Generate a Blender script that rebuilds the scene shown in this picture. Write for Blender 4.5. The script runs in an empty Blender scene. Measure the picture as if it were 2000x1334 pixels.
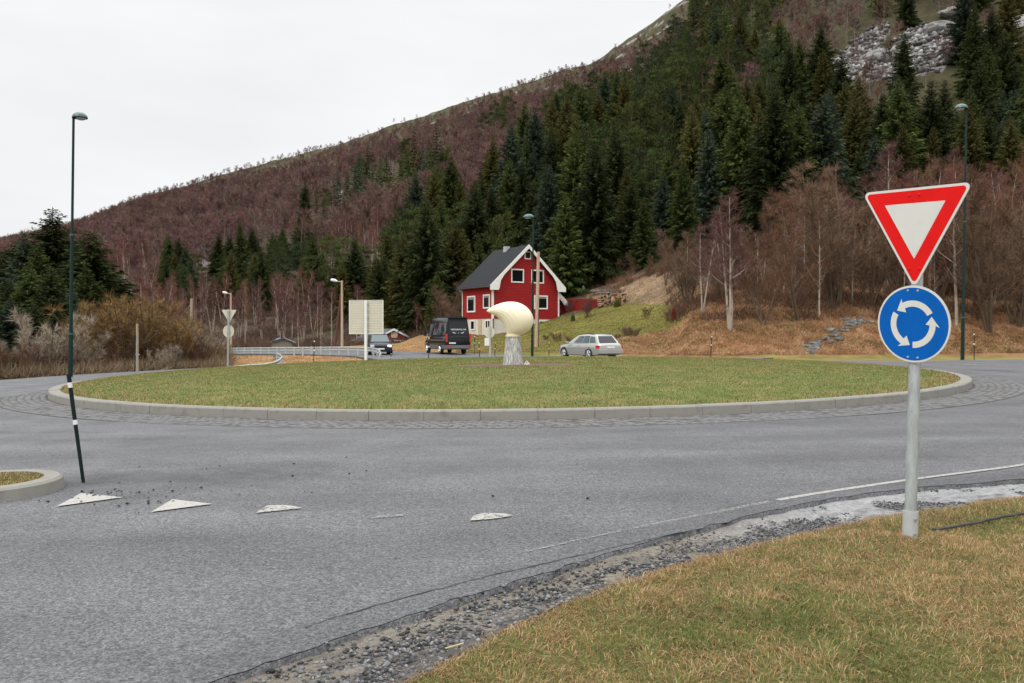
import bpy, bmesh, math, random
import numpy as np
from mathutils import Vector, Matrix
from math import radians as R_, sin, cos, pi
rng = np.random.default_rng(7); random.seed(7)
scene = bpy.context.scene
col = scene.collection
# ------------------------------------------------------------------ camera
F = 1620.0; CH = 1.62; PIT = math.atan(17/F)
cam_d = bpy.data.cameras.new('camera'); cam = bpy.data.objects.new('camera', cam_d); col.objects.link(cam)
cam.location = (0, 0, CH); cam.rotation_euler = (pi/2-PIT, 0, 0)
cam_d.sensor_width = 36; cam_d.lens = 36*F/2000; cam_d.clip_end = 6000; cam_d.clip_start = .05
scene.camera = cam
# ------------------------------------------------------------------ sky and sun
W = bpy.data.worlds.new('World'); scene.world = W; W.use_nodes = True
nt = W.node_tree; nt.nodes.clear()
SUN_EL, SUN_AZ = R_(42), R_(215)      # azimuth clockwise from +Y
sky = nt.nodes.new('ShaderNodeTexSky'); sky.sky_type = 'NISHITA'; sky.sun_disc = False
sky.sun_elevation = SUN_EL; sky.sun_rotation = SUN_AZ
bg1 = nt.nodes.new('ShaderNodeBackground'); bg1.inputs[1].default_value = 0.05
nt.links.new(sky.outputs[0], bg1.inputs[0])
tc = nt.nodes.new('ShaderNodeTexCoord'); sx = nt.nodes.new('ShaderNodeSeparateXYZ'); nt.links.new(tc.outputs['Generated'], sx.inputs[0])
mr = nt.nodes.new('ShaderNodeMapRange'); nt.links.new(sx.outputs[2], mr.inputs[0])
mr.inputs[1].default_value = .40; mr.inputs[2].default_value = 1; mr.inputs[3].default_value = .97; mr.inputs[4].default_value = 3.3
nz = nt.nodes.new('ShaderNodeTexNoise'); nz.inputs['Scale'].default_value = 2.2; nz.inputs['Detail'].default_value = 4
mp = nt.nodes.new('ShaderNodeMapping'); mp.inputs['Scale'].default_value = (1, 1, 3.5); nt.links.new(tc.outputs['Generated'], mp.inputs[0]); nt.links.new(mp.outputs[0], nz.inputs[0])
mr2 = nt.nodes.new('ShaderNodeMapRange'); nt.links.new(nz.outputs[0], mr2.inputs[0])
mr2.inputs[1].default_value = .3; mr2.inputs[2].default_value = .7; mr2.inputs[3].default_value = .95; mr2.inputs[4].default_value = 1.09
mu = nt.nodes.new('ShaderNodeMath'); mu.operation = 'MULTIPLY'; nt.links.new(mr.outputs[0], mu.inputs[0]); nt.links.new(mr2.outputs[0], mu.inputs[1])
bg2 = nt.nodes.new('ShaderNodeBackground'); bg2.inputs[0].default_value = (.985, .99, 1, 1); nt.links.new(mu.outputs[0], bg2.inputs[1])
mxw = nt.nodes.new('ShaderNodeMixShader'); mxw.inputs[0].default_value = .92
nt.links.new(bg1.outputs[0], mxw.inputs[1]); nt.links.new(bg2.outputs[0], mxw.inputs[2])
wo = nt.nodes.new('ShaderNodeOutputWorld'); nt.links.new(mxw.outputs[0], wo.inputs[0])
sl = bpy.data.lights.new('sun', 'SUN'); sl.energy = 1.1; sl.angle = R_(14); sl.color = (1, .96, .9)
so = bpy.data.objects.new('sun', sl); col.objects.link(so)
sd = Vector((sin(SUN_AZ)*cos(SUN_EL), cos(SUN_AZ)*cos(SUN_EL), sin(SUN_EL)))
so.rotation_euler = sd.to_track_quat('Z', 'Y').to_euler(); so.location = (0, -20, 40)
vs = scene.view_settings; vs.view_transform = 'Standard'; vs.look = 'None'; vs.exposure = 0; vs.gamma = 1
scene.render.film_transparent = False
# ------------------------------------------------------------------ terrain
COLS = {
-600: [(0,0),(40,0),(100,0),(130,3)],
0: [(0,0),(36,0),(42,-.5),(54,-.5),(60,-.05),(100,0),(140,7)],
300: [(0,0),(42,0),(46,-.5),(55,-.5),(60,-.05),(100,0),(140,6)],
430: [(0,0),(44,0),(48,-.4),(56,-.25),(60,-.05),(95,0),(130,6)],
600: [(0,0),(46,0),(52,-.3),(58,-.02),(95,0),(130,6)],
780: [(0,0),(72,0),(80,.5),(95,.6),(130,8)],
830: [(0,0),(70,0),(80,1.0),(95,2),(130,10)],
920: [(0,0),(64,0),(72,.6),(80,1.2),(92,2.5),(130,14)],
1000: [(0,0),(59,0),(66,.5),(78,1.5),(86,2.6),(95,4),(130,18)],
1080: [(0,0),(57,0),(66,1.),(82,2.9),(95,5),(110,10),(130,18)],
1180: [(0,0),(54,0),(60,.7),(80,4.2),(88,5.2),(95,7),(130,20)],
1290: [(0,0),(52,0),(57,.4),(66,2.5),(80,5.2),(92,9),(130,22)],
1350: [(0,0),(50,0),(54,.9),(60,3.2),(80,7.5),(100,13),(130,25)],
1500: [(0,0),(49,0),(52,.7),(58,3.3),(80,8),(100,14),(130,24)],
1750: [(0,0),(49,0),(53,.8),(60,3.3),(80,8),(100,15),(130,26)],
2000: [(0,0),(50,0),(54,.8),(62,3.3),(80,7.6),(100,15),(130,26)],
2600: [(0,0),(50,0),(54,.8),(62,3.3),(80,7.6),(100,15),(130,26)]}
SKX = [-600,-400,0,145,250,400,560,700,850,1000,1080,1170,1230,1290,1330,1500,1700,2000,2600]
SKY = [580,560,478,440,393,350,308,267,220,170,145,117,75,35,5,-110,-180,-250,-320]
ZRX = [-600,0,300,700,1000,1300,1600,2000,2600]; ZRV = [800,750,700,640,560,470,400,330,300]
def ridge(px):
    zr = np.interp(px, ZRX, ZRV); return zr, CH+(650-np.interp(px, SKX, SKY))/F*zr
YG = np.concatenate([np.arange(0, 140, 1.0), np.arange(140, 1000, 10.), [1000, 2000, 4000]])
PXG = np.arange(-600, 2601, 20.)
_k = sorted(COLS); _prof = []
for k in _k: _prof.append(np.interp(np.minimum(YG, 130), [a for a, b in COLS[k]], [b for a, b in COLS[k]]))
_prof = np.array(_prof)
PROF = np.array([[np.interp(p, _k, _prof[:, j]) for j in range(len(YG))] for p in PXG])
for i, p in enumerate(PXG):
    zr_, hz = ridge(p); z130 = PROF[i, np.searchsorted(YG, 130)]
    m = YG > 130
    t = (YG[m]-130)/(zr_-130)
    up = z130+(hz-z130)*np.clip(t, 0, 1)
    PROF[i, m] = np.where(t <= 1, up, hz-(YG[m]-zr_)*.12)
def hash2(ix, iy, s):
    h = (ix*374761393+iy*668265263+s*1442695041) & 0xffffffff
    h = ((h ^ (h >> 13))*1274126177) & 0xffffffff
    return ((h ^ (h >> 16)) & 0xffff)/65535.0
def vnoise(x, y, s=0):
    x = np.asarray(x, float); y = np.asarray(y, float)
    ix = np.floor(x).astype(np.int64); iy = np.floor(y).astype(np.int64); fx = x-ix; fy = y-iy
    fx = fx*fx*(3-2*fx); fy = fy*fy*(3-2*fy)
    a = hash2(ix, iy, s); b = hash2(ix+1, iy, s); c = hash2(ix, iy+1, s); d = hash2(ix+1, iy+1, s)
    return (a*(1-fx)+b*fx)*(1-fy)+(c*(1-fx)+d*fx)*fy
def fbm(x, y, s=0, o=4):
    r = 0; a = .5; t = 0
    for i in range(o): r = r+a*vnoise(x*2**i, y*2**i, s+i); t += a; a *= .5
    return r/t
def tilt(x, y):
    x = np.asarray(x, float); y = np.asarray(y, float)
    return .012*np.clip(x, -30, 30)*np.clip((60-y)/15, 0, 1)
def terr(x, y):
    x = np.asarray(x, float); y = np.asarray(y, float)
    yy = np.clip(y, 1, 3990); px = np.clip(1000+F*x/yy, -600, 2599)
    i = (px+600)/20; i0 = np.floor(i).astype(int); fi = i-i0
    j0 = np.clip(np.searchsorted(YG, yy, side='right')-1, 0, len(YG)-2); fj = (yy-YG[j0])/(YG[j0+1]-YG[j0])
    z = (PROF[i0, j0]*(1-fi)+PROF[i0+1, j0]*fi)*(1-fj)+(PROF[i0, j0+1]*(1-fi)+PROF[i0+1, j0+1]*fi)*fj
    a = np.clip((yy-100)/120, 0, 1)
    z = z+a*5*(fbm(x/38, y/38, 3)-.5)+a*2.2*(fbm(x/9, y/9, 9)-.5)
    b = np.clip((yy-50)/10, 0, 1)*np.clip((z-.3)/2, 0, 1)
    z = z+b*.5*(fbm(x/3, y/3, 5)-.5)
    return z+tilt(x, y)-.09
FW = np.array([0, cos(PIT), -sin(PIT)]); UP = np.array([0, sin(PIT), cos(PIT)])
def at(px, py, Y):
    d = FW+(px-1000)/F*np.array([1, 0, 0])+(667-py)/F*UP; d = d/d[1]
    return (d[0]*Y, Y, CH+d[2]*Y)
def gp(px, py):                       # point on the tilted road plane
    z = 0
    for _ in range(6):
        d = FW+(px-1000)/F*np.array([1, 0, 0])+(667-py)/F*UP; d = d/d[1]
        Y = (CH-z)/-d[2]; z = float(tilt(d[0]*Y, Y))
    return (d[0]*Y, Y)
def gxy(px, Y):                        # standing on the terrain at depth Y
    x = (px-1000)/F*Y; return (x, Y, float(terr(x, Y)))
def hitp(px, py, y0=40):               # where a sight line meets the terrain
    Y = np.concatenate([np.arange(y0, 150, .5), np.arange(150, 900, 2)]); d = FW+(px-1000)/F*np.array([1, 0, 0])+(667-py)/F*UP; d = d/d[1]
    k = np.argmax(terr(d[0]*Y, Y) >= CH+d[2]*Y); return (d[0]*Y[k], Y[k], float(terr(d[0]*Y[k], Y[k])))
def proj(x, y, z):
    dz = z-CH; dep = y*cos(PIT)-dz*sin(PIT); v = y*sin(PIT)+dz*cos(PIT)
    return 1000+F*x/dep, 667-F*v/dep
def inpoly(px, py, poly):
    r = np.zeros(np.shape(px), bool); n = len(poly)
    for i in range(n):
        x0, y0 = poly[i]; x1, y1 = poly[(i+1) % n]
        c = ((y0 > py) != (y1 > py)) & (px < (x1-x0)*(py-y0)/((y1-y0) or 1e-9)+x0)
        r ^= c
    return r
# ------------------------------------------------------------------ materials
def node(nt, t, **k):
    n = nt.nodes.new(t)
    for a, b in k.items(): setattr(n, a, b)
    return n
def mat(name, c, rough=.6, metal=0, var=.12, scale=3, stretch=(1, 1, 1), bump=0, bscale=None, spec=.5, vcol=False, rnd=0, trans=0, c2=None, thr=None, coat=0):
    m = bpy.data.materials.new(name); m.use_nodes = True; t = m.node_tree; b = t.nodes['Principled BSDF']
    b.inputs['Roughness'].default_value = rough; b.inputs['Metallic'].default_value = metal
    b.inputs['Specular IOR Level'].default_value = spec
    if coat: b.inputs['Coat Weight'].default_value = coat; b.inputs['Coat Roughness'].default_value = .05
    tc = node(t, 'ShaderNodeTexCoord'); mp = node(t, 'ShaderNodeMapping'); mp.inputs['Scale'].default_value = stretch
    t.links.new(tc.outputs['Object'], mp.inputs[0])
    nz = node(t, 'ShaderNodeTexNoise'); nz.inputs['Scale'].default_value = scale; nz.inputs['Detail'].default_value = 6; nz.inputs['Roughness'].default_value = .65
    t.links.new(mp.outputs[0], nz.inputs[0])
    if vcol:
        a = node(t, 'ShaderNodeVertexColor', layer_name='Col'); src = a.outputs[0]
    else:
        a = node(t, 'ShaderNodeRGB'); a.outputs[0].default_value = (*c, 1); src = a.outputs[0]
    if c2 is not None:
        mx = node(t, 'ShaderNodeMix', data_type='RGBA'); r = node(t, 'ShaderNodeMapRange')
        lo, hi = thr or (.4, .6); r.inputs[1].default_value = lo; r.inputs[2].default_value = hi
        t.links.new(nz.outputs[0], r.inputs[0]); t.links.new(r.outputs[0], mx.inputs[0])
        t.links.new(src, mx.inputs[6]); mx.inputs[7].default_value = (*c2, 1); src = mx.outputs[2]
    if var:
        r = node(t, 'ShaderNodeMapRange'); r.inputs[1].default_value = .25; r.inputs[2].default_value = .75
        r.inputs[3].default_value = 1-var; r.inputs[4].default_value = 1+var; t.links.new(nz.outputs[0], r.inputs[0])
        v = r.outputs[0]
        if rnd:
            oi = node(t, 'ShaderNodeObjectInfo'); r2 = node(t, 'ShaderNodeMapRange'); r2.inputs[3].default_value = 1-rnd; r2.inputs[4].default_value = 1+rnd
            t.links.new(oi.outputs['Random'], r2.inputs[0]); mm = node(t, 'ShaderNodeMath', operation='MULTIPLY')
            t.links.new(v, mm.inputs[0]); t.links.new(r2.outputs[0], mm.inputs[1]); v = mm.outputs[0]
        hs = node(t, 'ShaderNodeHueSaturation'); t.links.new(src, hs.inputs['Color']); t.links.new(v, hs.inputs['Value']); src = hs.outputs[0]
    t.links.new(src, b.inputs['Base Color'])
    if bump:
        nb = node(t, 'ShaderNodeTexNoise'); nb.inputs['Scale'].default_value = bscale or scale*4; nb.inputs['Detail'].default_value = 5
        t.links.new(mp.outputs[0], nb.inputs[0]); bp = node(t, 'ShaderNodeBump'); bp.inputs['Strength'].default_value = bump; bp.inputs['Distance'].default_value = .02
        t.links.new(nb.outputs[0], bp.inputs['Height']); t.links.new(bp.outputs[0], b.inputs['Normal'])
    if trans:
        tr = node(t, 'ShaderNodeBsdfTranslucent'); t.links.new(src, tr.inputs[0]); mx = node(t, 'ShaderNodeMixShader'); mx.inputs[0].default_value = trans
        o = t.nodes['Material Output']; t.links.new(b.outputs[0], mx.inputs[1]); t.links.new(tr.outputs[0], mx.inputs[2]); t.links.new(mx.outputs[0], o.inputs[0])
    return m
def asphalt(name, c, dark=False):
    m = bpy.data.materials.new(name); m.use_nodes = True; t = m.node_tree; b = t.nodes['Principled BSDF']
    tc = node(t, 'ShaderNodeTexCoord')
    def nzn(s, d=3, st=None, rot=0):
        n = node(t, 'ShaderNodeTexNoise'); n.inputs['Scale'].default_value = s; n.inputs['Detail'].default_value = d
        if st:
            mp = node(t, 'ShaderNodeMapping'); mp.inputs['Scale'].default_value = st; mp.inputs['Rotation'].default_value = (0, 0, rot); t.links.new(tc.outputs['Object'], mp.inputs[0]); t.links.new(mp.outputs[0], n.inputs[0])
        else: t.links.new(tc.outputs['Object'], n.inputs[0])
        return n.outputs[0]
    def mrg(src, a, bb, lo, hi):
        r = node(t, 'ShaderNodeMapRange'); r.inputs[1].default_value = a; r.inputs[2].default_value = bb; r.inputs[3].default_value = lo; r.inputs[4].default_value = hi
        t.links.new(src, r.inputs[0]); return r.outputs[0]
    def mul(a, bb):
        n = node(t, 'ShaderNodeMath', operation='MULTIPLY'); t.links.new(a, n.inputs[0]); t.links.new(bb, n.inputs[1]); return n.outputs[0]
    vo = node(t, 'ShaderNodeTexVoronoi'); vo.inputs['Scale'].default_value = 95; t.links.new(tc.outputs['Object'], vo.inputs[0])
    sep = node(t, 'ShaderNodeSeparateColor'); t.links.new(vo.outputs['Color'], sep.inputs[0])
    v = mul(mul(mrg(sep.outputs[0], 0, 1, .45, 1.6), mrg(nzn(34, 3), .3, .7, .66, 1.34)), mrg(nzn(9, 4), .3, .7, .95, 1.05))
    v = mul(v, mrg(nzn(.8, 5), .3, .7, .84, 1.14)); v = mul(v, mrg(nzn(.45, 4, (.35, 2.5, 1), .12), .3, .7, .84, 1.14))
    # tyre-polished and oily bands round the ring: distance from the roundabout centre
    sx = node(t, 'ShaderNodeSeparateXYZ'); 
    vm = node(t, 'ShaderNodeVectorMath', operation='SUBTRACT'); vm.inputs[1].default_value = (-.05, 29.85, 0); t.links.new(tc.outputs['Object'], vm.inputs[0])
    ln = node(t, 'ShaderNodeVectorMath', operation='LENGTH'); t.links.new(vm.outputs[0], ln.inputs[0])
    sn = node(t, 'ShaderNodeMath', operation='SINE'); ml = node(t, 'ShaderNodeMath', operation='MULTIPLY'); ml.inputs[1].default_value = 3.4; t.links.new(ln.outputs['Value'], ml.inputs[0]); t.links.new(ml.outputs[0], sn.inputs[0])
    v = mul(v, mrg(sn.outputs[0], -1, 1, .90, 1.06))
    # dirt stain by the traffic island
    vs_ = node(t, 'ShaderNodeVectorMath', operation='SUBTRACT'); vs_.inputs[1].default_value = (-3.75, 9.35, 0); t.links.new(tc.outputs['Object'], vs_.inputs[0])
    vk = node(t, 'ShaderNodeVectorMath', operation='MULTIPLY'); vk.inputs[1].default_value = (.62, 1.5, 0); t.links.new(vs_.outputs[0], vk.inputs[0])
    l2 = node(t, 'ShaderNodeVectorMath', operation='LENGTH'); t.links.new(vk.outputs[0], l2.inputs[0])
    ad = node(t, 'ShaderNodeMath', operation='ADD'); t.links.new(l2.outputs['Value'], ad.inputs[0]); t.links.new(mrg(nzn(2.5, 5), .2, .8, -.6, .6), ad.inputs[1])
    v = mul(v, mrg(ad.outputs[0], .1, 1.5, .5, 1))
    rgb = node(t, 'ShaderNodeCombineColor')
    for i in range(3):
        k = node(t, 'ShaderNodeMath', operation='MULTIPLY'); k.inputs[1].default_value = c[i]; t.links.new(v, k.inputs[0]); t.links.new(k.outputs[0], rgb.inputs[i])
    t.links.new(rgb.outputs[0], b.inputs['Base Color'])
    t.links.new(mrg(nzn(1.1, 4), .35, .65, .5, .75), b.inputs['Roughness']); b.inputs['Specular IOR Level'].default_value = .4
    bp = node(t, 'ShaderNodeBump'); bp.inputs['Strength'].default_value = .5; bp.inputs['Distance'].default_value = .006
    t.links.new(vo.outputs['Distance'], bp.inputs['Height']); t.links.new(bp.outputs[0], b.inputs['Normal'])
    return m
M = {}
M['asphalt'] = asphalt('asphalt', (.101, .102, .106)); M['asphalt_edge'] = asphalt('asphalt_edge', (.090, .091, .096))
M['ground'] = mat('ground', (.1, .08, .05), .95, vcol=True, var=.45, scale=.9, bump=.8, bscale=2.2, spec=.1)
M['grass_soil'] = mat('grass_soil', (.13, .115, .045), .95, var=.4, scale=9, bump=.8, bscale=60, spec=.1, c2=(.085, .10, .03))
M['gravel'] = mat('gravel', (.16, .15, .135), .95, var=.45, scale=25, bump=1, bscale=90, spec=.1, vcol=True)
M['concrete'] = mat('concrete', (.25, .24, .215), .9, var=.3, scale=5, bump=.3, bscale=80, c2=(.17, .165, .15), thr=(.5, .75), spec=.2)
M['cobble'] = mat('cobble', (.15, .15, .152), .85, var=.25, scale=7, bump=.4, bscale=60)
M['joint'] = mat('joint', (.07, .065, .058), .95, var=.3, scale=10)
M['dark'] = mat('dark', (.02, .02, .02), .9)
def worn(name, c, lo, hi, scale=22):
    m = mat(name, c, .85, var=.12, scale=20, spec=.2); t = m.node_tree; b = t.nodes['Principled BSDF']; tc = node(t, 'ShaderNodeTexCoord'); n = node(t, 'ShaderNodeTexNoise'); n.inputs['Scale'].default_value = scale; n.inputs['Detail'].default_value = 8; n.inputs['Roughness'].default_value = .75
    t.links.new(tc.outputs['Object'], n.inputs[0]); q = node(t, 'ShaderNodeMapRange'); q.inputs[1].default_value = lo; q.inputs[2].default_value = hi; q.inputs[3].default_value = 1; q.inputs[4].default_value = 0; t.links.new(n.outputs[0], q.inputs[0]); t.links.new(q.outputs[0], b.inputs['Alpha']); return m
M['paint'] = worn('road_paint', (.37, .36, .335), .57, .66); M['paint_line'] = worn('line_paint', (.34, .33, .305), .52, .66); M['paint_worn'] = worn('worn_road_paint', (.36, .35, .33), .50, .62); M['paint_faint'] = worn('faint_road_paint', (.30, .29, .275), .38, .56, 30)
M['blade'] = mat('grass_blade', (.2, .2, .05), .8, vcol=True, var=.1, scale=1.3, spec=.12, trans=.25)
M['galv'] = mat('galvanised_steel', (.42, .45, .45), .48, .5, var=.32, scale=9, stretch=(3, 3, .6))
M['galv_dull'] = mat('dull_galvanised_steel', (.45, .47, .46), .6, .3, var=.15, scale=4)
M['alu'] = mat('raw_aluminium', (.62, .58, .46), .55, .15, var=.06, scale=2)
M['white'] = mat('white_paint', (.78, .78, .74), .6, var=.06, scale=3)
M['red_sign'] = mat('red_sign_foil', (.78, .010, .009), .5, var=.08, scale=5, spec=.15)
M['white_sign'] = mat('white_sign_foil', (.70, .70, .66), .45, var=.05, scale=6)
M['blue_sign'] = mat('blue_sign_foil', (.0, .115, .47), .5, var=.09, scale=6, spec=.15)
M['green_pole'] = mat('green_lamp_paint', (.004, .024, .020), .5, var=.2, scale=3, spec=.25)
M['glass_lamp'] = mat('lamp_glass', (.42, .4, .45), .25, var=.05)
M['wood_pole'] = mat('weathered_pole_wood', (.33, .27, .2), .85, var=.3, scale=3, stretch=(6, 6, .4), bump=.3)
M['wood_pale'] = mat('pale_pole_wood', (.5, .4, .3), .85, var=.3, scale=3, stretch=(6, 6, .4), c2=(.38, .22, .14), thr=(.45, .6))
M['wood_red'] = mat('red_brown_pole_wood', (.13, .045, .03), .85, var=.25, scale=3, stretch=(6, 6, .4))
M['rubber'] = mat('rubber', (.018, .018, .018), .8)
M['chrome'] = mat('alloy', (.55, .55, .56), .3, .8)
M['stake'] = mat('snow_stake_dark', (.006, .014, .015), .5, spec=.2)
M['reflect'] = mat('reflector_band', (.75, .75, .72), .3)
M['pipe'] = mat('grey_pipe', (.05, .05, .055), .6, var=.4, scale=4, c2=(.3, .3, .3), thr=(.6, .68), spec=.2)
M['rock'] = mat('rock', (.23, .225, .215), .9, var=.45, scale=1.2, bump=.8, bscale=5, spec=.2)
M['pebble'] = mat('pebble', (.14, .14, .145), .85, vcol=True, var=.25, scale=30)
M['bark_birch'] = mat('birch_bark', (.42, .36, .30), .85, vcol=False, var=.3, scale=1.2, stretch=(3, 3, 1), c2=(.12, .085, .07), thr=(.5, .62), spec=.15)
M['bark_grey'] = mat('grey_bark', (.125, .092, .066), .9, var=.3, scale=4, spec=.1)
M['bark_dark'] = mat('conifer_bark', (.11, .08, .062), .9, var=.3, scale=4, spec=.1)
M['needle'] = mat('needles', (.04, .06, .03), .8, vcol=True, var=.18, scale=.6, rnd=.3, spec=.12, trans=.15)
M['twig'] = mat('twigs', (.1, .06, .06), .85, vcol=True, var=.2, scale=.5, rnd=.2, spec=.1)
# ------------------------------------------------------------------ mesh helpers
def tag(o, label=None, cat=None, group=None, kind=None):
    if label: o['label'] = label
    if cat: o['category'] = cat
    if group: o['group'] = group
    if kind: o['kind'] = kind
    return o
def link(name, me, mats, parent=None, smooth=False):
    if not isinstance(mats, (list, tuple)): mats = [mats]
    for m in mats: me.materials.append(m)
    if smooth: me.shade_smooth()
    o = bpy.data.objects.new(name, me); col.objects.link(o)
    if parent: o.parent = parent
    return o
def empty(name, loc=(0, 0, 0), rz=0, label=None, cat=None, group=None):
    o = bpy.data.objects.new(name, None); col.objects.link(o); o.location = loc; o.rotation_euler = (0, 0, rz); o.empty_display_size = .2
    return tag(o, label, cat, group)
def bulk(name, V, T, mats, parent=None, C=None, mi=None, smooth=False):   # triangles, numpy
    V = np.asarray(V, np.float32).reshape(-1, 3); T = np.asarray(T, np.int32).reshape(-1, 3)
    me = bpy.data.meshes.new(name); me.vertices.add(len(V)); me.vertices.foreach_set('co', V.ravel())
    me.loops.add(len(T)*3); me.loops.foreach_set('vertex_index', T.ravel())
    me.polygons.add(len(T)); me.polygons.foreach_set('loop_start', np.arange(len(T), dtype=np.int32)*3)
    me.polygons.foreach_set('loop_total', np.full(len(T), 3, np.int32))
    if mi is not None: me.polygons.foreach_set('material_index', np.asarray(mi, np.int32))
    if C is not None:
        a = me.color_attributes.new('Col', 'FLOAT_COLOR', 'POINT'); c4 = np.ones((len(V), 4), np.float32); c4[:, :3] = C; a.data.foreach_set('color', c4.ravel())
    me.update(calc_edges=True)
    return link(name, me, mats, parent, smooth)
class MB:
    def __init__(s): s.v = []; s.f = []; s.m = []
    def poly(s, pts, m=0):
        k = len(s.v); s.v += [tuple(p) for p in pts]; s.f.append(tuple(range(k, k+len(pts)))); s.m.append(m); return s
    def add(s, V, Fc, m=0):
        k = len(s.v); s.v += [tuple(p) for p in V]; s.f += [tuple(k+i for i in f) for f in Fc]; s.m += [m]*len(Fc); return s
    def box(s, x0, x1, y0, y1, z0, z1, m=0, T=None):
        V = [Vector((x, y, z)) for x in (x0, x1) for y in (y0, y1) for z in (z0, z1)]
        if T: V = [T @ v for v in V]
        return s.add(V, [(0, 1, 3, 2), (4, 6, 7, 5), (0, 4, 5, 1), (2, 3, 7, 6), (0, 2, 6, 4), (1, 5, 7, 3)], m)
    def tube(s, pts, rad, n=8, m=0, cap=True, sq=None):
        pts = [Vector(p) for p in pts]; L = len(pts)
        if not isinstance(rad, (list, tuple)): rad = [rad]*L
        k = len(s.v); ref = None
        for i, p in enumerate(pts):
            d = (pts[min(i+1, L-1)]-pts[max(i-1, 0)]).normalized()
            if ref is None: ref = Vector((0, 0, 1)) if abs(d.z) < .8 else Vector((1, 0, 0))
            a = d.cross(ref).normalized(); b = a.cross(d).normalized(); ref = b if abs(d.dot(b)) < .9 else ref
            for j in range(n):
                t = 2*pi*(j+.5)/n; s.v.append(tuple(p+a*cos(t)*rad[i]+b*sin(t)*rad[i]))
        for i in range(L-1):
            for j in range(n):
                q = (j+1) % n; s.f.append((k+i*n+j, k+i*n+q, k+(i+1)*n+q, k+(i+1)*n+j)); s.m.append(m)
        if cap: s.f += [tuple(k+j for j in range(n))[::-1], tuple(k+(L-1)*n+j for j in range(n))]; s.m += [m, m]
        return s
    def cyl(s, c, r, h, n=16, m=0, r2=None):
        return s.tube([c, (c[0], c[1], c[2]+h)], [r, r if r2 is None else r2], n, m)
    def prism(s, outline, T, d, m=0):    # outline in local xy, extruded along local z by d, placed by matrix T
        n = len(outline); V = [T @ Vector((a, b, 0)) for a, b in outline]+[T @ Vector((a, b, d)) for a, b in outline]
        return s.add(V, [tuple(range(n))[::-1], tuple(range(n, 2*n))]+[(i, (i+1) % n, n+(i+1) % n, n+i) for i in range(n)], m)
    def build(s, name, mats, parent=None, smooth=False, bevel=0, sub=0):
        me = bpy.data.meshes.new(name); me.from_pydata(s.v, [], s.f); me.polygons.foreach_set('material_index', s.m); me.update()
        o = link(name, me, mats, parent)
        if smooth:
            me.shade_smooth(); me.set_sharp_from_angle(angle=R_(40)) if not sub else None
        if bevel:
            b = o.modifiers.new('bevel', 'BEVEL'); b.width = bevel; b.segments = 2; b.limit_method = 'ANGLE'
        if sub:
            b = o.modifiers.new('sub', 'SUBSURF'); b.levels = sub; b.render_levels = sub
        return o
def copy_tree(o, parent=None):
    c = o.copy(); col.objects.link(c); c.parent = parent
    for ch in o.children: copy_tree(ch, c)
    return c
def text_mesh(s, size):
    cu = bpy.data.curves.new('t', 'FONT'); cu.body = s; cu.size = size; cu.extrude = .002; cu.align_x = 'CENTER'; cu.align_y = 'CENTER'
    o = bpy.data.objects.new('t', cu); col.objects.link(o)
    dg = bpy.context.evaluated_depsgraph_get(); me = bpy.data.meshes.new_from_object(o.evaluated_get(dg)); bpy.data.objects.remove(o)
    return me
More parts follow.
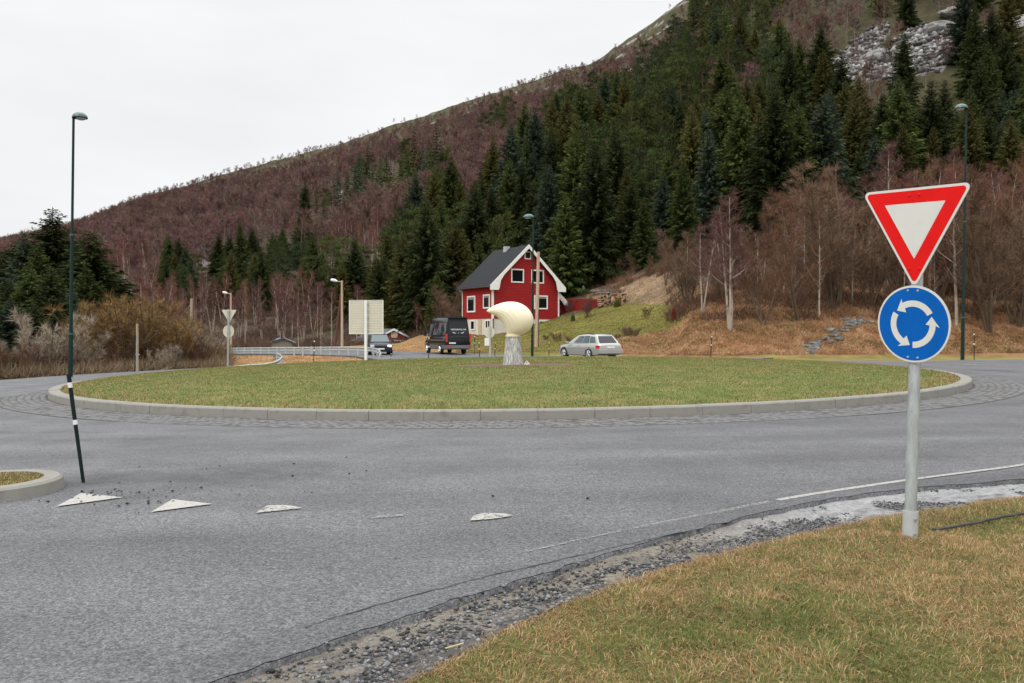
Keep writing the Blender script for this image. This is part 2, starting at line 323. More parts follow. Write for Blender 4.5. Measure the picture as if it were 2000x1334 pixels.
# ------------------------------------------------------------------ ground and hillside (one sheet out to the horizon)
ISL = (-.05, 29.85); IR = 14.55
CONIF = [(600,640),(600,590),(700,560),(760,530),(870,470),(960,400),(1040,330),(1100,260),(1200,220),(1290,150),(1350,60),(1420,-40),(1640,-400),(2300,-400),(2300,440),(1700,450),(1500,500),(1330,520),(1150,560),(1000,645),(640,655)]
SCREE = [[(1590,150),(1640,110),(1700,60),(1740,50),(1700,120),(1640,175)], [(1740,80),(1800,52),(1870,60),(1880,90),(1840,140),(1790,150)], [(1680,120),(1740,100),(1790,120),(1760,160),(1690,160)], [(1930,60),(1990,40),(2010,80),(1940,90)]]
def build_ground():
    th = np.concatenate([np.linspace(-180, -42, 40)[:-1], np.linspace(-42, 42, 620), np.linspace(42, 180, 40)[1:-1]])
    rr = np.concatenate([[1.5, 3], np.geomspace(5, 44, 30), np.arange(45, 140, .8), np.geomspace(140, 900, 190), np.geomspace(950, 3600, 12)])
    A, B = np.meshgrid(np.radians(th), rr); x = B*np.sin(A); y = B*np.cos(A); z = terr(x, y)
    z = np.where(y < 1, -.09, z)
    # hollow below the gravel and grass sheets beside the camera
    n, m = x.shape[1], x.shape[0]
    V = np.stack([x, y, z], -1).reshape(-1, 3); V = np.vstack([V, [[0, 0, -.09]]])
    i = np.arange(m-1)[:, None]*n+np.arange(n)[None]; i2 = np.arange(m-1)[:, None]*n+(np.arange(n)+1)[None] % n
    T = np.concatenate([np.stack([i, i2+n, i2], -1).reshape(-1, 3), np.stack([i, i+n, i2+n], -1).reshape(-1, 3)])
    c = len(V)-1; T = np.vstack([T, np.stack([np.full(n, c), np.arange(n), (np.arange(n)+1) % n], -1)])
    X, Y, Z = V[:, 0], V[:, 1], V[:, 2]; px, py = proj(X, np.maximum(Y, .5), Z)
    n1 = fbm(X/11, Y/11, 20)[:, None]; n2 = fbm(X/3, Y/3, 30)[:, None]; n3 = fbm(X/28, Y/28, 41)[:, None]
    rd = np.interp(px, ZRX, ZRV); frac = np.clip(Y/rd, 0, 2)
    litter = np.array([.085, .062, .048])*(.7+.6*n2); heath = np.array([.062, .050, .024])*(.7+.7*n2); heath2 = np.array([.04, .046, .018])
    C = litter.copy()
    far = np.clip((Y-110)/60, 0, 1)[:, None]
    hz = (np.clip((frac-.62)*3, 0, 1)[:, None]*.6+.12)
    k = np.clip((n1+hz-.56)*7, 0, 1)*far; C = C*(1-k)+k*np.where(n2 > .55, heath2, heath)
    k = np.clip((fbm(X/5+.4*Y/5, Y/13, 51)[:, None]-.66-.06*(frac < .55)[:, None])*25, 0, 1)*far*(n3 > .45); C = C*(1-k)+k*np.array([.25, .24, .225])*(.5+n2)
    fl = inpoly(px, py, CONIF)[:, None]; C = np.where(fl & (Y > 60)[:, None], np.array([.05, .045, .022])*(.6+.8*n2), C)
    for s in SCREE:
        q = inpoly(px+24*(n2[:, 0]-.5), py+24*(n1[:, 0]-.5), s) & (Y > 90); C[q] = np.array([.26, .25, .245])*(.45+1.1*n2[q])
    # flat fields: dry grass; house lawn; bank
    dry = np.array([.24, .15, .065])*(.7+.6*n2); grn = np.array([.135, .13, .03])*(.75+.5*n2)
    flat = (Y < 92) & ((Z < 1) | (px < 1000)) & (px > 430); C[flat] = dry[flat]
    lawnp = [(905,700),(905,664),(960,658),(1010,645),(1090,620),(1160,603),(1215,588),(1305,584),(1330,615),(1330,632),(1235,668),(1110,700)]
    lw = inpoly(px+10*(n2[:, 0]-.5), py+6*(n2[:, 0]-.5), lawnp) & (Y > 58) & (Y < 95)
    mixk = np.clip((n1-.35)*3, 0, 1)*.45; C[lw] = (grn*(1-mixk)+mixk*dry*.95)[lw]
    kn = inpoly(px, py, [(1140,566),(1240,535),(1330,525),(1360,600),(1250,592),(1150,585)]) & (Y > 70) & (Y < 120); C[kn] = (np.array([.22, .15, .10])*(.5+1.0*n2))[kn]
    bank = (Y > 48) & (Y < 66) & (px > 1225) & ~lw; C[bank] = (np.array([.22, .12, .06])*(.6+.8*n2))[bank]
    st = (Y < 50) & (Y > 20); C[st] = (np.array([.19, .15, .05])*(.8+.4*n2))[st]
    lft = (px < 430) & (Y < 95); C[lft] = litter[lft]*1.3
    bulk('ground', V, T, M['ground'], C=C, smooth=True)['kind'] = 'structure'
build_ground()
# ------------------------------------------------------------------ roads
EDGE_PX = [(200,1420),(380,1350),(500,1305),(640,1262),(740,1228),(900,1170),(1060,1125),(1200,1083),(1360,1035),(1500,1000),(1640,972),(1800,953),(2000,938)]
EDGE = [gp(*p) for p in EDGE_PX]
EDGE = [(EDGE[0][0]-3.2, EDGE[0][1]-1.6), (EDGE[0][0]-1.2, EDGE[0][1]-.7)]+EDGE+[(7.6, 9.6), (10, 11), (13, 13.4), (17, 17), (23, 20.5), (32, 23), (60, 27)]
def resample(P, step=.08):
    P = np.array(P, float); d = np.r_[0, np.cumsum(np.hypot(*np.diff(P, axis=0).T))]; s = np.arange(0, d[-1], step)
    # smooth (Catmull-like) by interpolating then box filtering
    Q = np.stack([np.interp(s, d, P[:, 0]), np.interp(s, d, P[:, 1])], 1); k = int(.5/step)*2+1
    pad = np.vstack([np.repeat(Q[:1], k//2, 0), Q, np.repeat(Q[-1:], k//2, 0)]); ker = np.ones(k)/k
    return np.stack([np.convolve(pad[:, 0], ker, 'valid'), np.convolve(pad[:, 1], ker, 'valid')], 1)
ES = resample(EDGE, .06)
def normals(P):
    t = np.gradient(P, axis=0); t /= np.linalg.norm(t, axis=1)[:, None]; return np.stack([t[:, 1], -t[:, 0]], 1)   # to the right = grass side
EN = normals(ES)
jag = .045*(fbm(np.arange(len(ES))*.35, np.zeros(len(ES)), 77)-.5)*2+.05*(fbm(np.arange(len(ES))*.04, np.zeros(len(ES)), 78)-.5)*2
ESJ = ES+EN*jag[:, None]
def sheet(name, poly, z, m, thick=0, kind='structure', sub=None):
    mb = MB(); P = [(x, y, float(tilt(x, y))+z) for x, y in poly]; mb.poly(P)
    if thick:
        n = len(P)
        for i in range(n):
            a = P[i]; b = P[(i+1) % n]; mb.poly([a, (a[0], a[1], a[2]-thick), (b[0], b[1], b[2]-thick), b])
    o = mb.build(name, m); bm = bmesh.new(); bm.from_mesh(o.data); bmesh.ops.triangulate(bm, faces=[f for f in bm.faces if len(f.verts) > 4]); bmesh.ops.recalc_face_normals(bm, faces=bm.faces); bm.to_mesh(o.data); bm.free()
    o['kind'] = kind; return o
def strip(name, P, N, a, b, z, m, kind='structure', grp=None):       # band between offsets a and b from curve P
    a = np.broadcast_to(a, len(P))[:, None]; b = np.broadcast_to(b, len(P))[:, None]
    A = P+N*a; B = P+N*b; V = np.empty((len(P)*2, 3)); V[0::2, :2] = A; V[1::2, :2] = B; V[:, 2] = tilt(V[:, 0], V[:, 1])+z
    i = np.arange(len(P)-1)*2; T = np.concatenate([np.stack([i, i+1, i+3], -1), np.stack([i, i+3, i+2], -1)]); T = T[:, ::-1]
    o = bulk(name, V, T, m); o['kind'] = kind; return o
# asphalt: a strip mesh from the jagged edge leftwards, so the surface follows the tilted plane
def road_grid():
    # polar disc around the island
    th = np.linspace(0, 2*pi, 181)[:-1]; rr = np.array([13.5, 15, 17, 19, 20.3]); V = []; T = []
    for r in rr:
        rad = np.full(len(th), r)
        if r == 20.3: rad = 20.3+.5*np.clip(np.sin(th), -1, 0)*0
        x = ISL[0]+rad*np.cos(th); y = ISL[1]+rad*np.sin(th); V.append(np.stack([x, y, tilt(x, y)], 1))
    n = len(th)
    for k in range(len(rr)-1):
        i = np.arange(n)+k*n; j = (np.arange(n)+1) % n+k*n; T += [np.stack([i, i+n, j], -1), np.stack([j, i+n, j+n], -1)]
    V = np.vstack(V); T = np.vstack(T)[:, ::-1]
    o = bulk('roundabout_road', V, T, M['asphalt']); o['kind'] = 'structure'
    # near approach: rows along the edge curve reaching left
    P = ESJ[::3]; L = len(P); cols = [0, .4, 1.2, 3, 6, 12, 30]; V = []
    inner = []
    for k in cols:
        q = P.copy(); q[:, 0] -= k; q[:, 1] += k*.05; V.append(np.stack([q[:, 0], q[:, 1], tilt(q[:, 0], q[:, 1])+.004], 1))
    side = np.stack([P[:, 0], P[:, 1], tilt(P[:, 0], P[:, 1])-.12], 1); V = [side]+V
    V = np.vstack(V); T = []
    keep = P[:, 1] < 15.2
    for k in range(len(cols)):
        i = np.arange(L-1)[keep[:-1]]+k*L; T += [np.stack([i, i+1, i+L], -1), np.stack([i+1, i+1+L, i+L], -1)]
    o = bulk('approach_road', V, np.vstack(T), M['asphalt']); o['kind'] = 'structure'
    bm = bmesh.new(); bm.from_mesh(o.data); bmesh.ops.delete(bm, geom=[v for v in bm.verts if math.hypot(v.co.x-ISL[0], v.co.y-ISL[1]) < 14.6], context='VERTS'); bm.to_mesh(o.data); bm.free()
    right = [tuple(p) for p in ES[ES[:, 1] > 9.5][::12]]
    sheet('east_exit_road', right+[(60, 40.5), (35, 41), (24, 41.2), (19.5, 40.6), (15, 43), (15, 40), (18, 30), (12, 15)], .008, M['asphalt'], .1)
    sheet('west_exit_road', [(-10, 13), (-60, 2), (-60, 35), (-30, 32), (-19, 31.6), (-17.5, 37), (-14.5, 32), (-14, 22)], .012, M['asphalt'], .1)
    sheet('back_exit_road', [(-6, 46), (12, 44), (16, 50), (10, 55.2), (5, 57.5), (1, 61.3), (-4, 66), (-10, 71.5), (-18, 74), (-30, 75), (-60, 74), (-60, 66), (-30, 65), (-16, 62.5), (-11, 58), (-8.5, 52)], .016, M['asphalt'], .1)
road_grid()
LIM = ESJ[:, 1] < 24
strip('asphalt_edge_strip', ESJ[LIM], EN[LIM], np.full(LIM.sum(), -.34), np.full(LIM.sum(), -.004), .010, M['asphalt_edge'])
EDL_PX = [(1000,1086),(1090,1066),(1180,1046),(1280,1025),(1400,1002),(1540,974),(1650,957),(1780,938),(2000,910)]
E2 = resample([gp(*p) for p in EDL_PX]+[(7.3, 10.6), (9.6, 12), (12.5, 14.4), (16, 17.8), (22, 21.6), (32, 24.3)], .1); N2 = normals(E2)
w = np.clip(np.arange(len(E2))/25., .45, 1)*.037
q = E2[:, 0] < gp(1480, 986)[0]+.2
o = strip('edge_line', E2[~q], N2[~q], -w[~q], w[~q], .012, M['paint_line']); 
o = strip('worn_edge_line', E2[q], N2[q], -w[q], w[q], .012, M['paint_faint'])
def crack(name, pts, wd):
    P = resample([gp(*p) for p in pts], .04); n = len(P); N = normals(P)
    P = P+N*(.05*(fbm(np.arange(n)*.12, np.zeros(n), 5)-.5)+.02*(fbm(np.arange(n)*.6, np.zeros(n), 6)-.5))[:, None]
    ww = wd*(.3+1.2*fbm(np.arange(n)*.25, np.zeros(n), 8)); strip(name, P, N, -ww/2, ww/2, .0145, M['dark'])
crack('road_crack', [(560,1245),(640,1213),(720,1188),(840,1158),(920,1136),(1000,1118),(1060,1105),(1140,1085),(1210,1068),(1270,1057),(1330,1045),(1390,1030)], .010)
for i, (T3, mm) in enumerate([([(110,992),(158,966),(240,974)], 'paint'), ([(295,1003),(337,978),(415,987)], 'paint'), ([(499,1005),(523,990),(560,989),(592,995)], 'paint_worn'), ([(720,1016),(745,1009),(790,1007),(788,1011)], 'paint_faint'), ([(918,1020),(925,1010),(945,1005),(985,1006),(1004,1010),(960,1017)], 'paint_worn')]):
    sheet('yield_marking', [gp(*p) for p in T3], .0155, M[mm])
# far edge lines
def ring_line(name, r, a0, a1, wdt, z):
    t = np.radians(np.linspace(a0, a1, 60)); P = np.stack([ISL[0]+r*np.cos(t), ISL[1]+r*np.sin(t)], 1); N = normals(P); strip(name, P, N, -wdt/2, wdt/2, z, M['paint'])
P = resample([(60,40.2),(35,40.7),(24,40.9),(19.7,40.3)], .3); strip('far_edge_line', P, normals(P), -.07, .07, .018, M['paint'])
# ------------------------------------------------------------------ kerbs, cobbles, island
def kerb_ring():
    mb = MB(); n = 86; g = .004; da = 2*pi/n
    for k in range(n):
        a0 = k*da+g/IR; a1 = (k+1)*da-g/IR; dz = random.uniform(-.004, .004); dr = random.uniform(-.004, .004)
        pr = [(IR+dr, -.05), (IR+dr-.012, .17+dz), (IR+dr-.035, .195+dz), (IR-.30, .195+dz), (IR-.30, -.05)]
        rings = []
        for a in np.linspace(a0, a1, 4):
            rings.append([(ISL[0]+r*cos(a), ISL[1]+r*sin(a), z+float(tilt(ISL[0]+r*cos(a), ISL[1]+r*sin(a)))) for r, z in pr])
        V = [p for r in rings for p in r]; m = len(pr)
        Fc = [(i*m+j, (i+1)*m+j, (i+1)*m+(j+1) % m, i*m+(j+1) % m) for i in range(3) for j in range(m)]+[tuple(range(m)), tuple(3*m+j for j in range(m))[::-1]]
        mb.add(V, Fc)
    o = mb.build('island_kerb', M['concrete']); o['kind'] = 'structure'
    th = np.linspace(0, 2*pi, 241); P = np.stack([ISL[0]+(IR-.02)*np.cos(th), ISL[1]+(IR-.02)*np.sin(th)], 1)
    V = []; 
    mb = MB()
    for i in range(240):
        a, b = P[i], P[i+1]; za, zb = float(tilt(*a)), float(tilt(*b)); mb.poly([(a[0], a[1], za-.05), (b[0], b[1], zb-.05), (b[0], b[1], zb+.16), (a[0], a[1], za+.16)])
    mb.build('kerb_joint_mortar', M['joint'])['kind'] = 'structure'
kerb_ring()
def cobbles():
    V = []; T = []; rows = 7; w = .155
    base = np.array([(0, 1, 3), (0, 3, 2), (4, 6, 7), (4, 7, 5), (0, 4, 5), (0, 5, 1), (2, 3, 7), (2, 7, 6), (1, 5, 7), (1, 7, 3)])
    for r in range(rows):
        rad = IR+.03+r*(w+.022); n = int(2*pi*rad/.20); ph = random.random()
        for k in range(n):
            a0 = 2*pi*(k+ph)/n; a1 = a0+2*pi/n-.028/rad; rr0 = rad+random.uniform(-.008, .008); rr1 = rr0+w+random.uniform(-.01, .006); zt = .012+random.uniform(-.003, .006)
            if random.random() < .012: continue
            pts = []
            for rr, aa in ((rr0, a0), (rr0, a1), (rr1, a0), (rr1, a1)):
                for z in (-.02, zt-(random.random()*.008)): pts.append((rr, aa, z))
            for rr, aa, z in pts:
                x = ISL[0]+rr*cos(aa); y = ISL[1]+rr*sin(aa); V.append((x, y, z+.012*max(-30, min(30, x))))
            T.append(base[:, [0, 1, 2]]+len(V)-8)
    # vertex order per stone: (r0a0 z0,z1)(r0a1 z0,z1)(r1a0 z0,z1)(r1a1 z0,z1)
    o = bulk('cobble_apron', V, np.vstack(T), M['cobble']); o['kind'] = 'structure'
    bm = bmesh.new(); bm.from_mesh(o.data); bmesh.ops.recalc_face_normals(bm, faces=bm.faces); bm.to_mesh(o.data); bm.free()
    th = np.linspace(0, 2*pi, 241); P = np.stack([ISL[0]+IR*np.cos(th), ISL[1]+IR*np.sin(th)], 1); N = np.stack([np.cos(th), np.sin(th)], 1)
    strip('apron_bed', P, N, -.02, 1.28, .0065, M['joint'])
cobbles()
def dome(x, y):
    r = np.hypot(x-ISL[0], y-ISL[1])/(IR-.28); return .165+.44*np.clip(1-r**2, 0, 1)**.6+.04*(fbm(x/2.2, y/2.2, 61)-.5)*np.clip((1-r)*6, 0, 1)+tilt(x, y)
def island():
    n = 200; rr = np.linspace(0, IR-.27, 50); th = np.linspace(0, 2*pi, n+1)[:-1]; V = []; T = []
    for r in rr:
        x = ISL[0]+r*np.cos(th); y = ISL[1]+r*np.sin(th); V.append(np.stack([x, y, dome(x, y)-.01], 1))
    for k in range(len(rr)-1):
        i = np.arange(n)+k*n; j = (np.arange(n)+1) % n+k*n; T += [np.stack([i, i+n, j], -1), np.stack([j, i+n, j+n], -1)]
    o = bulk('island_turf', np.vstack(V), np.vstack(T), M['island_soil'], smooth=True); o['kind'] = 'structure'
M['island_soil'] = mat('island_soil', (.125, .15, .045), .95, var=.35, scale=1.6, bump=.8, bscale=60, spec=.1, c2=(.17, .145, .06), thr=(.45, .7))
M['mud'] = mat('brown_soil', (.12, .07, .045), .95, var=.4, scale=5, bump=.6)
island()
# ------------------------------------------------------------------ grass blades
STRAW = np.array([[.40, .27, .13], [.33, .20, .09], [.46, .34, .19], [.25, .15, .07]])
GREEN = np.array([[.15, .16, .045], [.12, .135, .035], [.20, .19, .07], [.095, .115, .03]])
def blades(name, P, H, wd, green, lean=.6, tuft=None, straw=STRAW, grn=GREEN, seed=1, clamp=None):
    g = np.random.default_rng(seed); n = len(P); a = g.uniform(0, 2*pi, n)
    if tuft is not None: a = tuft+g.normal(0, .9, n)
    L = lean*(.4+g.random(n)); D = np.stack([np.cos(a), np.sin(a)], 1)
    t = a+pi/2+g.normal(0, .6, n); S = np.stack([np.cos(t), np.sin(t)], 1)*(wd*(.6+.8*g.random(n)))[:, None]/2
    V = np.empty((n, 5, 3)); h1 = H*.55; h2 = H*(1-.45*L*.8)
    V[:, 0, :2] = P[:, :2]-S; V[:, 1, :2] = P[:, :2]+S; V[:, 0, 2] = V[:, 1, 2] = P[:, 2]-.01
    c = P[:, :2]+D*(H*L*.35)[:, None]; V[:, 2, :2] = c-S*.8; V[:, 3, :2] = c+S*.8; V[:, 2, 2] = V[:, 3, 2] = P[:, 2]+h1*np.clip(1-.25*L, .2, 1)
    V[:, 4, :2] = P[:, :2]+D*(H*L)[:, None]; V[:, 4, 2] = P[:, 2]+H*np.clip(1-.62*L, .06, 1)
    b = (np.arange(n)*5)[:, None]; T = np.stack([b+[0, 1, 3], b+[0, 3, 2], b+[2, 3, 4]], 1).reshape(-1, 3)
    isg = g.random(n) < green
    C = np.where(isg[:, None], grn[g.integers(0, len(grn), n)], straw[g.integers(0, len(straw), n)])*(.75+.5*g.random(n))[:, None]
    o = bulk(name, V.reshape(-1, 3), T, M['blade'], C=np.repeat(C, 5, 0)); o['kind'] = 'stuff'; return o
def isl_grass():
    n = 260000; r = (IR-.3)*np.sqrt(rng.random(n)); a = rng.uniform(0, 2*pi, n); x = ISL[0]+r*np.cos(a); y = ISL[1]+r*np.sin(a)
    keep = (y < 34) | (rng.random(n) < .5); keep &= ~((np.hypot((x-.0)/2.0, (y-26.45)/.8) < 1)&(rng.random(n) < .93)); x, y, r = x[keep], y[keep], r[keep]; n = len(x)
    edge = np.clip((r-(IR-1.1))/.8, 0, 1); g = np.clip(.62+1.5*(fbm(x/1.3, y/1.3, 71)-.5)+1.2*(fbm(x/.3, y/.3, 72)-.5)+.12-edge*.75, .03, .97)
    H = (.03+.03*rng.random(n))*(1+.9*edge); P = np.stack([x, y, dome(x, y)-.01], 1)
    tag(blades('island_grass', P, H, .011, g, .8, seed=2, grn=GREEN*np.array([1.22, 1.32, 1.35]), straw=STRAW*np.array([.85, .93, .9])), 'short mown green grass covering the round traffic island', 'grass')
isl_grass()
GE_PX = [(560,1420),(700,1360),(790,1325),(850,1280),(960,1225),(1100,1163),(1280,1107),(1400,1072),(1500,1052),(1620,1022),(1760,998),(1900,980),(2000,962)]
GE = [gp(*p) for p in GE_PX]; GE = [(GE[0][0]-2, GE[0][1]-1.3)]+GE+[(7.8, 9.2), (10.5, 10.7), (13.5, 13), (17.5, 16.5), (23.5, 20), (34, 22.3), (60, 26)]
GS = resample(GE, .06); GN = normals(GS)
def side_dist(x, y, S, N):       # signed distance to curve, positive on the grass side (chunked)
    out = np.empty(len(x)); S4 = S[::3]; N4 = N[::3]
    for k in range(0, len(x), 4000):
        dx = x[k:k+4000, None]-S4[None, :, 0]; dy = y[k:k+4000, None]-S4[None, :, 1]; d = dx*dx+dy*dy; j = d.argmin(1); i = np.arange(len(j))
        out[k:k+4000] = dx[i, j]*N4[j, 0]+dy[i, j]*N4[j, 1]
    return out
def verge_z(x, y, d):
    w = .05*(fbm(x/.35, y/.35, 81)-.5)+.12*(fbm(x/1.3, y/1.3, 82)-.5)
    return tilt(x, y)+np.where(d > 0, np.clip(d, 0, .12)/.12*.055-.055+w*np.clip(d/.4, 0, 1), -.055+d*.35)
def verge():
    xs = np.arange(-3, 16, .06); ys = np.arange(-1.5, 15, .06); X, Y = np.meshgrid(xs, ys); x = X.ravel(); y = Y.ravel(); d = side_dist(x, y, GS, GN)
    z = verge_z(x, y, d); V = np.stack([x, y, z], 1); n = len(xs); m = len(ys)
    i = (np.arange(m-1)[:, None]*n+np.arange(n-1)[None]).ravel(); T = np.concatenate([np.stack([i, i+1, i+n+1], -1), np.stack([i, i+n+1, i+n], -1)]); T = T[(d[T].max(1) > -.15)]
    used = np.unique(T); mp_ = np.zeros(len(V), int); mp_[used] = np.arange(len(used)); o = bulk('verge_turf', V[used], mp_[T], M['grass_soil'], smooth=True); o['kind'] = 'structure'
    # gravel shoulder between asphalt and turf
    sel = ESJ[:, 1] < 22; P = ESJ[sel][::2]; N = EN[sel][::2]; L = len(P); offs = np.linspace(-.05, 1.35, 24); V = []
    for k in offs:
        q = P+N*k; V.append(np.stack([q[:, 0], q[:, 1], tilt(q[:, 0], q[:, 1])-.030+.02*(fbm(q[:, 0]/.07, q[:, 1]/.07, 91)-.5)+.035*(fbm(q[:, 0]/.4, q[:, 1]/.4, 92)-.5)], 1))
    V = np.vstack(V); T = []
    for k in range(len(offs)-1):
        i = np.arange(L-1)+k*L; T += [np.stack([i, i+L, i+1], -1), np.stack([i+1, i+L, i+1+L], -1)]
    C = None
    of = np.repeat(offs, L); nn = fbm(V[:, 0]/.12, V[:, 1]/.05, 93); rt = np.clip((V[:, 0]-1.2)/1.6, 0, 1); pale = np.array([.20, .18, .15])[None]*(1-rt[:, None])+np.array([.31, .31, .31])*rt[:, None]; darkc = np.array([.10, .095, .09])[None]; kk = np.clip((of-np.interp(V[:, 1], [3, 5, 7], [.16, .24, .40]))*4+(nn-.5)*4.5, 0, 1)[:, None]*(1-.2*rt[:, None]); Cg = (pale*(1-kk)+darkc*kk)*(.7+.6*fbm(V[:, 0]/.05, V[:, 1]/.05, 94))[:, None]
    o = bulk('gravel_shoulder', V, np.vstack(T), M['gravel'], smooth=True, C=Cg); o['kind'] = 'structure'
    # blades
    Ng = 620000; u = rng.random(Ng); x = rng.uniform(-1.8, 11, Ng); y = 2.6+9.5*rng.random(Ng)**1.35
    px = 1000+F*x/y; k = (px < 2120) & (px > 500); x, y = x[k], y[k]; d = side_dist(x, y, GS, GN); k = (d > -.02+.12*(fbm(x/.2, y/.2, 4)-.5)*2) ; x, y, d = x[k], y[k], d[k]; n = len(x)
    z = verge_z(x, y, np.maximum(d, .02)); g = np.clip(.24+1.8*(fbm(x/.9, y/.9, 95)-.5)+.9*(fbm(x/.22, y/.22, 96)-.5)+np.clip((6-y)/6, -.3, .35)-np.clip(.5-d, 0, .5)*.5, .03, .9)
    tf = 2*pi*2.2*fbm(x/.28, y/.28, 97); H = (.028+.042*rng.random(n))*(.55+.9*fbm(x/.3, y/.3, 98)) ; H[rng.random(n) < .015] *= 1.8
    tag(blades('verge_grass', np.stack([x, y, z], 1), H, .0036, g, 1.45, tuft=tf, seed=3), 'straw brown and green grass on the near verge round the sign', 'grass')
    # loose pebbles on the shoulder
    sel = (ESJ[:, 1] < 13) & (ESJ[:, 1] > 2.2); P = ESJ[sel]; N = EN[sel]; n = 75000; k = rng.integers(0, len(P), n); near = rng.random(n)
    off = np.where(rng.random(n) < .75, rng.normal(.46, .17, n), rng.uniform(-.03, 1.0, n)); off = np.clip(off, -.03, 1.3); q = P[k]+N[k]*off[:, None]+rng.normal(0, .02, (n, 2))
    pr = fbm(q[:, 0]/.35, q[:, 1]/.35, 99)+np.interp(q[:, 1], [3, 5.5, 7, 9], [.2, .13, -.06, -.12]); kk = pr > .45; q = q[kk]; off_ = off[kk]; n = len(q)
    s = .0028+.012*rng.random(n)**3.2; s *= np.where(q[:, 1] < 6, 1.25, .9)
    stones('gravel_pebbles', q, tilt(q[:, 0], q[:, 1])-.030+.03*(off_ < .0), s, 'loose grey pebbles along the broken asphalt edge', dark=.25)
def stones(name, q, z, s, label, dark=.0, flat=.6, cat='gravel', base=(.16, .16, .165)):
    n = len(q); O = np.array([(1, 0, 0), (0, 1, 0), (-1, 0, 0), (0, -1, 0), (0, 0, 1), (0, 0, -1)], float)
    V = O[None]*(.7+.6*rng.random((n, 6, 1))); a = rng.uniform(0, pi, n); c, s_ = np.cos(a), np.sin(a)
    el = 1+.5*rng.random(n); x = V[..., 0]*el[:, None]; y = V[..., 1]; V2 = np.stack([x*c[:, None]-y*s_[:, None], x*s_[:, None]+y*c[:, None], V[..., 2]*flat], -1)*s[:, None, None]
    V2[..., 0] += q[:, 0:1]; V2[..., 1] += q[:, 1:2]; V2[..., 2] += (z+s*.4)[:, None]
    t = np.array([(0, 1, 4), (1, 2, 4), (2, 3, 4), (3, 0, 4), (1, 0, 5), (2, 1, 5), (3, 2, 5), (0, 3, 5)]); T = (np.arange(n)*6)[:, None, None]+t[None]
    C = np.array(base)*(.25+1.2*rng.random(n)**1.8)[:, None]; C[rng.random(n) < dark] *= .35
    o = bulk(name, V2.reshape(-1, 3), T.reshape(-1, 3), M['pebble'], C=np.repeat(C, 6, 0)); tag(o, label, cat, kind='stuff'); return o
verge()
n = 240; q = np.stack([rng.normal(-4.1, .75, n), rng.normal(8.55, .28, n)], 1); q[:, 1] += (q[:, 0]+4.1)*-.1
q2 = np.stack([rng.uniform(-5, 1, 60), rng.uniform(7.5, 11, 60)], 1); q = np.vstack([q, q2])
q = q[np.hypot((q[:, 0]+5.35), (q[:, 1]-8.75)) > .85]
stones('road_debris', q, tilt(q[:, 0], q[:, 1])+.012, .003+.016*rng.random(len(q))**4, 'scattered dark stone chips on the asphalt by the splitter island', base=(.04, .04, .045))
def splitter():
    c = np.array([-5.52, 8.72]); ax = np.array([-.88, -.47]); pr = np.array([ax[1], -ax[0]]); r = .72; V = []
    out = []
    for t in np.linspace(-pi/2, pi/2, 15): out.append(c-ax*r*cos(t)*1.0+pr*r*sin(t))
    out = [c+ax*6-pr*r*1.25]+[c+ax*2-pr*r*1.12]+out+[c+ax*2+pr*r*1.12]+[c+ax*6+pr*r*1.25]
    def ins(k):
        res = []
        for i, p in enumerate(out):
            a = out[max(i-1, 0)]; b = out[min(i+1, len(out)-1)]; t = (b-a)/np.linalg.norm(b-a); nn = np.array([t[1], -t[0]])
            if np.dot(nn, p-(c+ax*3)) > 0: nn = -nn
            res.append(p+nn*k)
        return res
    A, B, C_, D = out, ins(.02), ins(.05), ins(.2); mb = MB()
    def lv(P, z): return [(p[0], p[1], float(tilt(p[0], p[1]))+z) for p in P]
    rows = [lv(A, -.05), lv(B, .115), lv(C_, .14), lv(D, .14), lv(D, .05)]
    for i in range(len(out)-1):
        for k in range(4): mb.poly([rows[k][i], rows[k][i+1], rows[k+1][i+1], rows[k+1][i]])
    mb.build('splitter_kerb', M['concrete'])['kind'] = 'structure'
    mb = MB()
    for i in (5, 13):
        a0, a1 = rows[0][i], rows[1][i]; 
    j = MB(); j.poly(lv(ins(.195), .125)); o = j.build('splitter_turf', M['grass_soil']); o['kind'] = 'structure'
    n = 26000; u = rng.random(n)*4.5-.6; v = rng.uniform(-.75, .75, n); P = c[None]+ax[None]*u[:, None]+pr[None]*v[:, None]
    inn = np.where(u < 0, np.hypot(u, v) < r-.21, np.abs(v) < r-.2); P = P[inn]; g = np.clip(.35+1.6*(fbm(P[:, 0]/.3, P[:, 1]/.3, 15)-.5), .05, .9)
    tag(blades('splitter_grass', np.stack([P[:, 0], P[:, 1], tilt(P[:, 0], P[:, 1])+.12], 1), .025+.035*rng.random(len(P)), .006, g, .9, seed=5), 'patchy short grass on the small splitter island at left', 'grass')
splitter()
# ------------------------------------------------------------------ foreground sign
def frame(n, up=(0, 0, 1)):
    n = Vector(n).normalized(); up = Vector(up); u = up.cross(n).normalized(); v = n.cross(u).normalized(); return u, v, n
def basis(o, u, v, n): return Matrix(((u.x, v.x, n.x, o[0]), (u.y, v.y, n.y, o[1]), (u.z, v.z, n.z, o[2]), (0, 0, 0, 1)))
def rounded(P, r, k=6):
    out = []; n = len(P)
    for i in range(n):
        p = Vector(P[i]); a = (Vector(P[i-1])-p).normalized(); b = (Vector(P[(i+1) % n])-p).normalized(); ang = a.angle(b); t = r/math.tan(ang/2); c = p+(a+b).normalized()*(r/sin(ang/2))
        p0 = p+a*t; p1 = p+b*t; a0 = math.atan2(p0.y-c.y, p0.x-c.x); a1 = math.atan2(p1.y-c.y, p1.x-c.x); d = (a1-a0+pi) % (2*pi)-pi
        for j in range(k+1): out.append((c.x+r*cos(a0+d*j/k), c.y+r*sin(a0+d*j/k)))
    return out
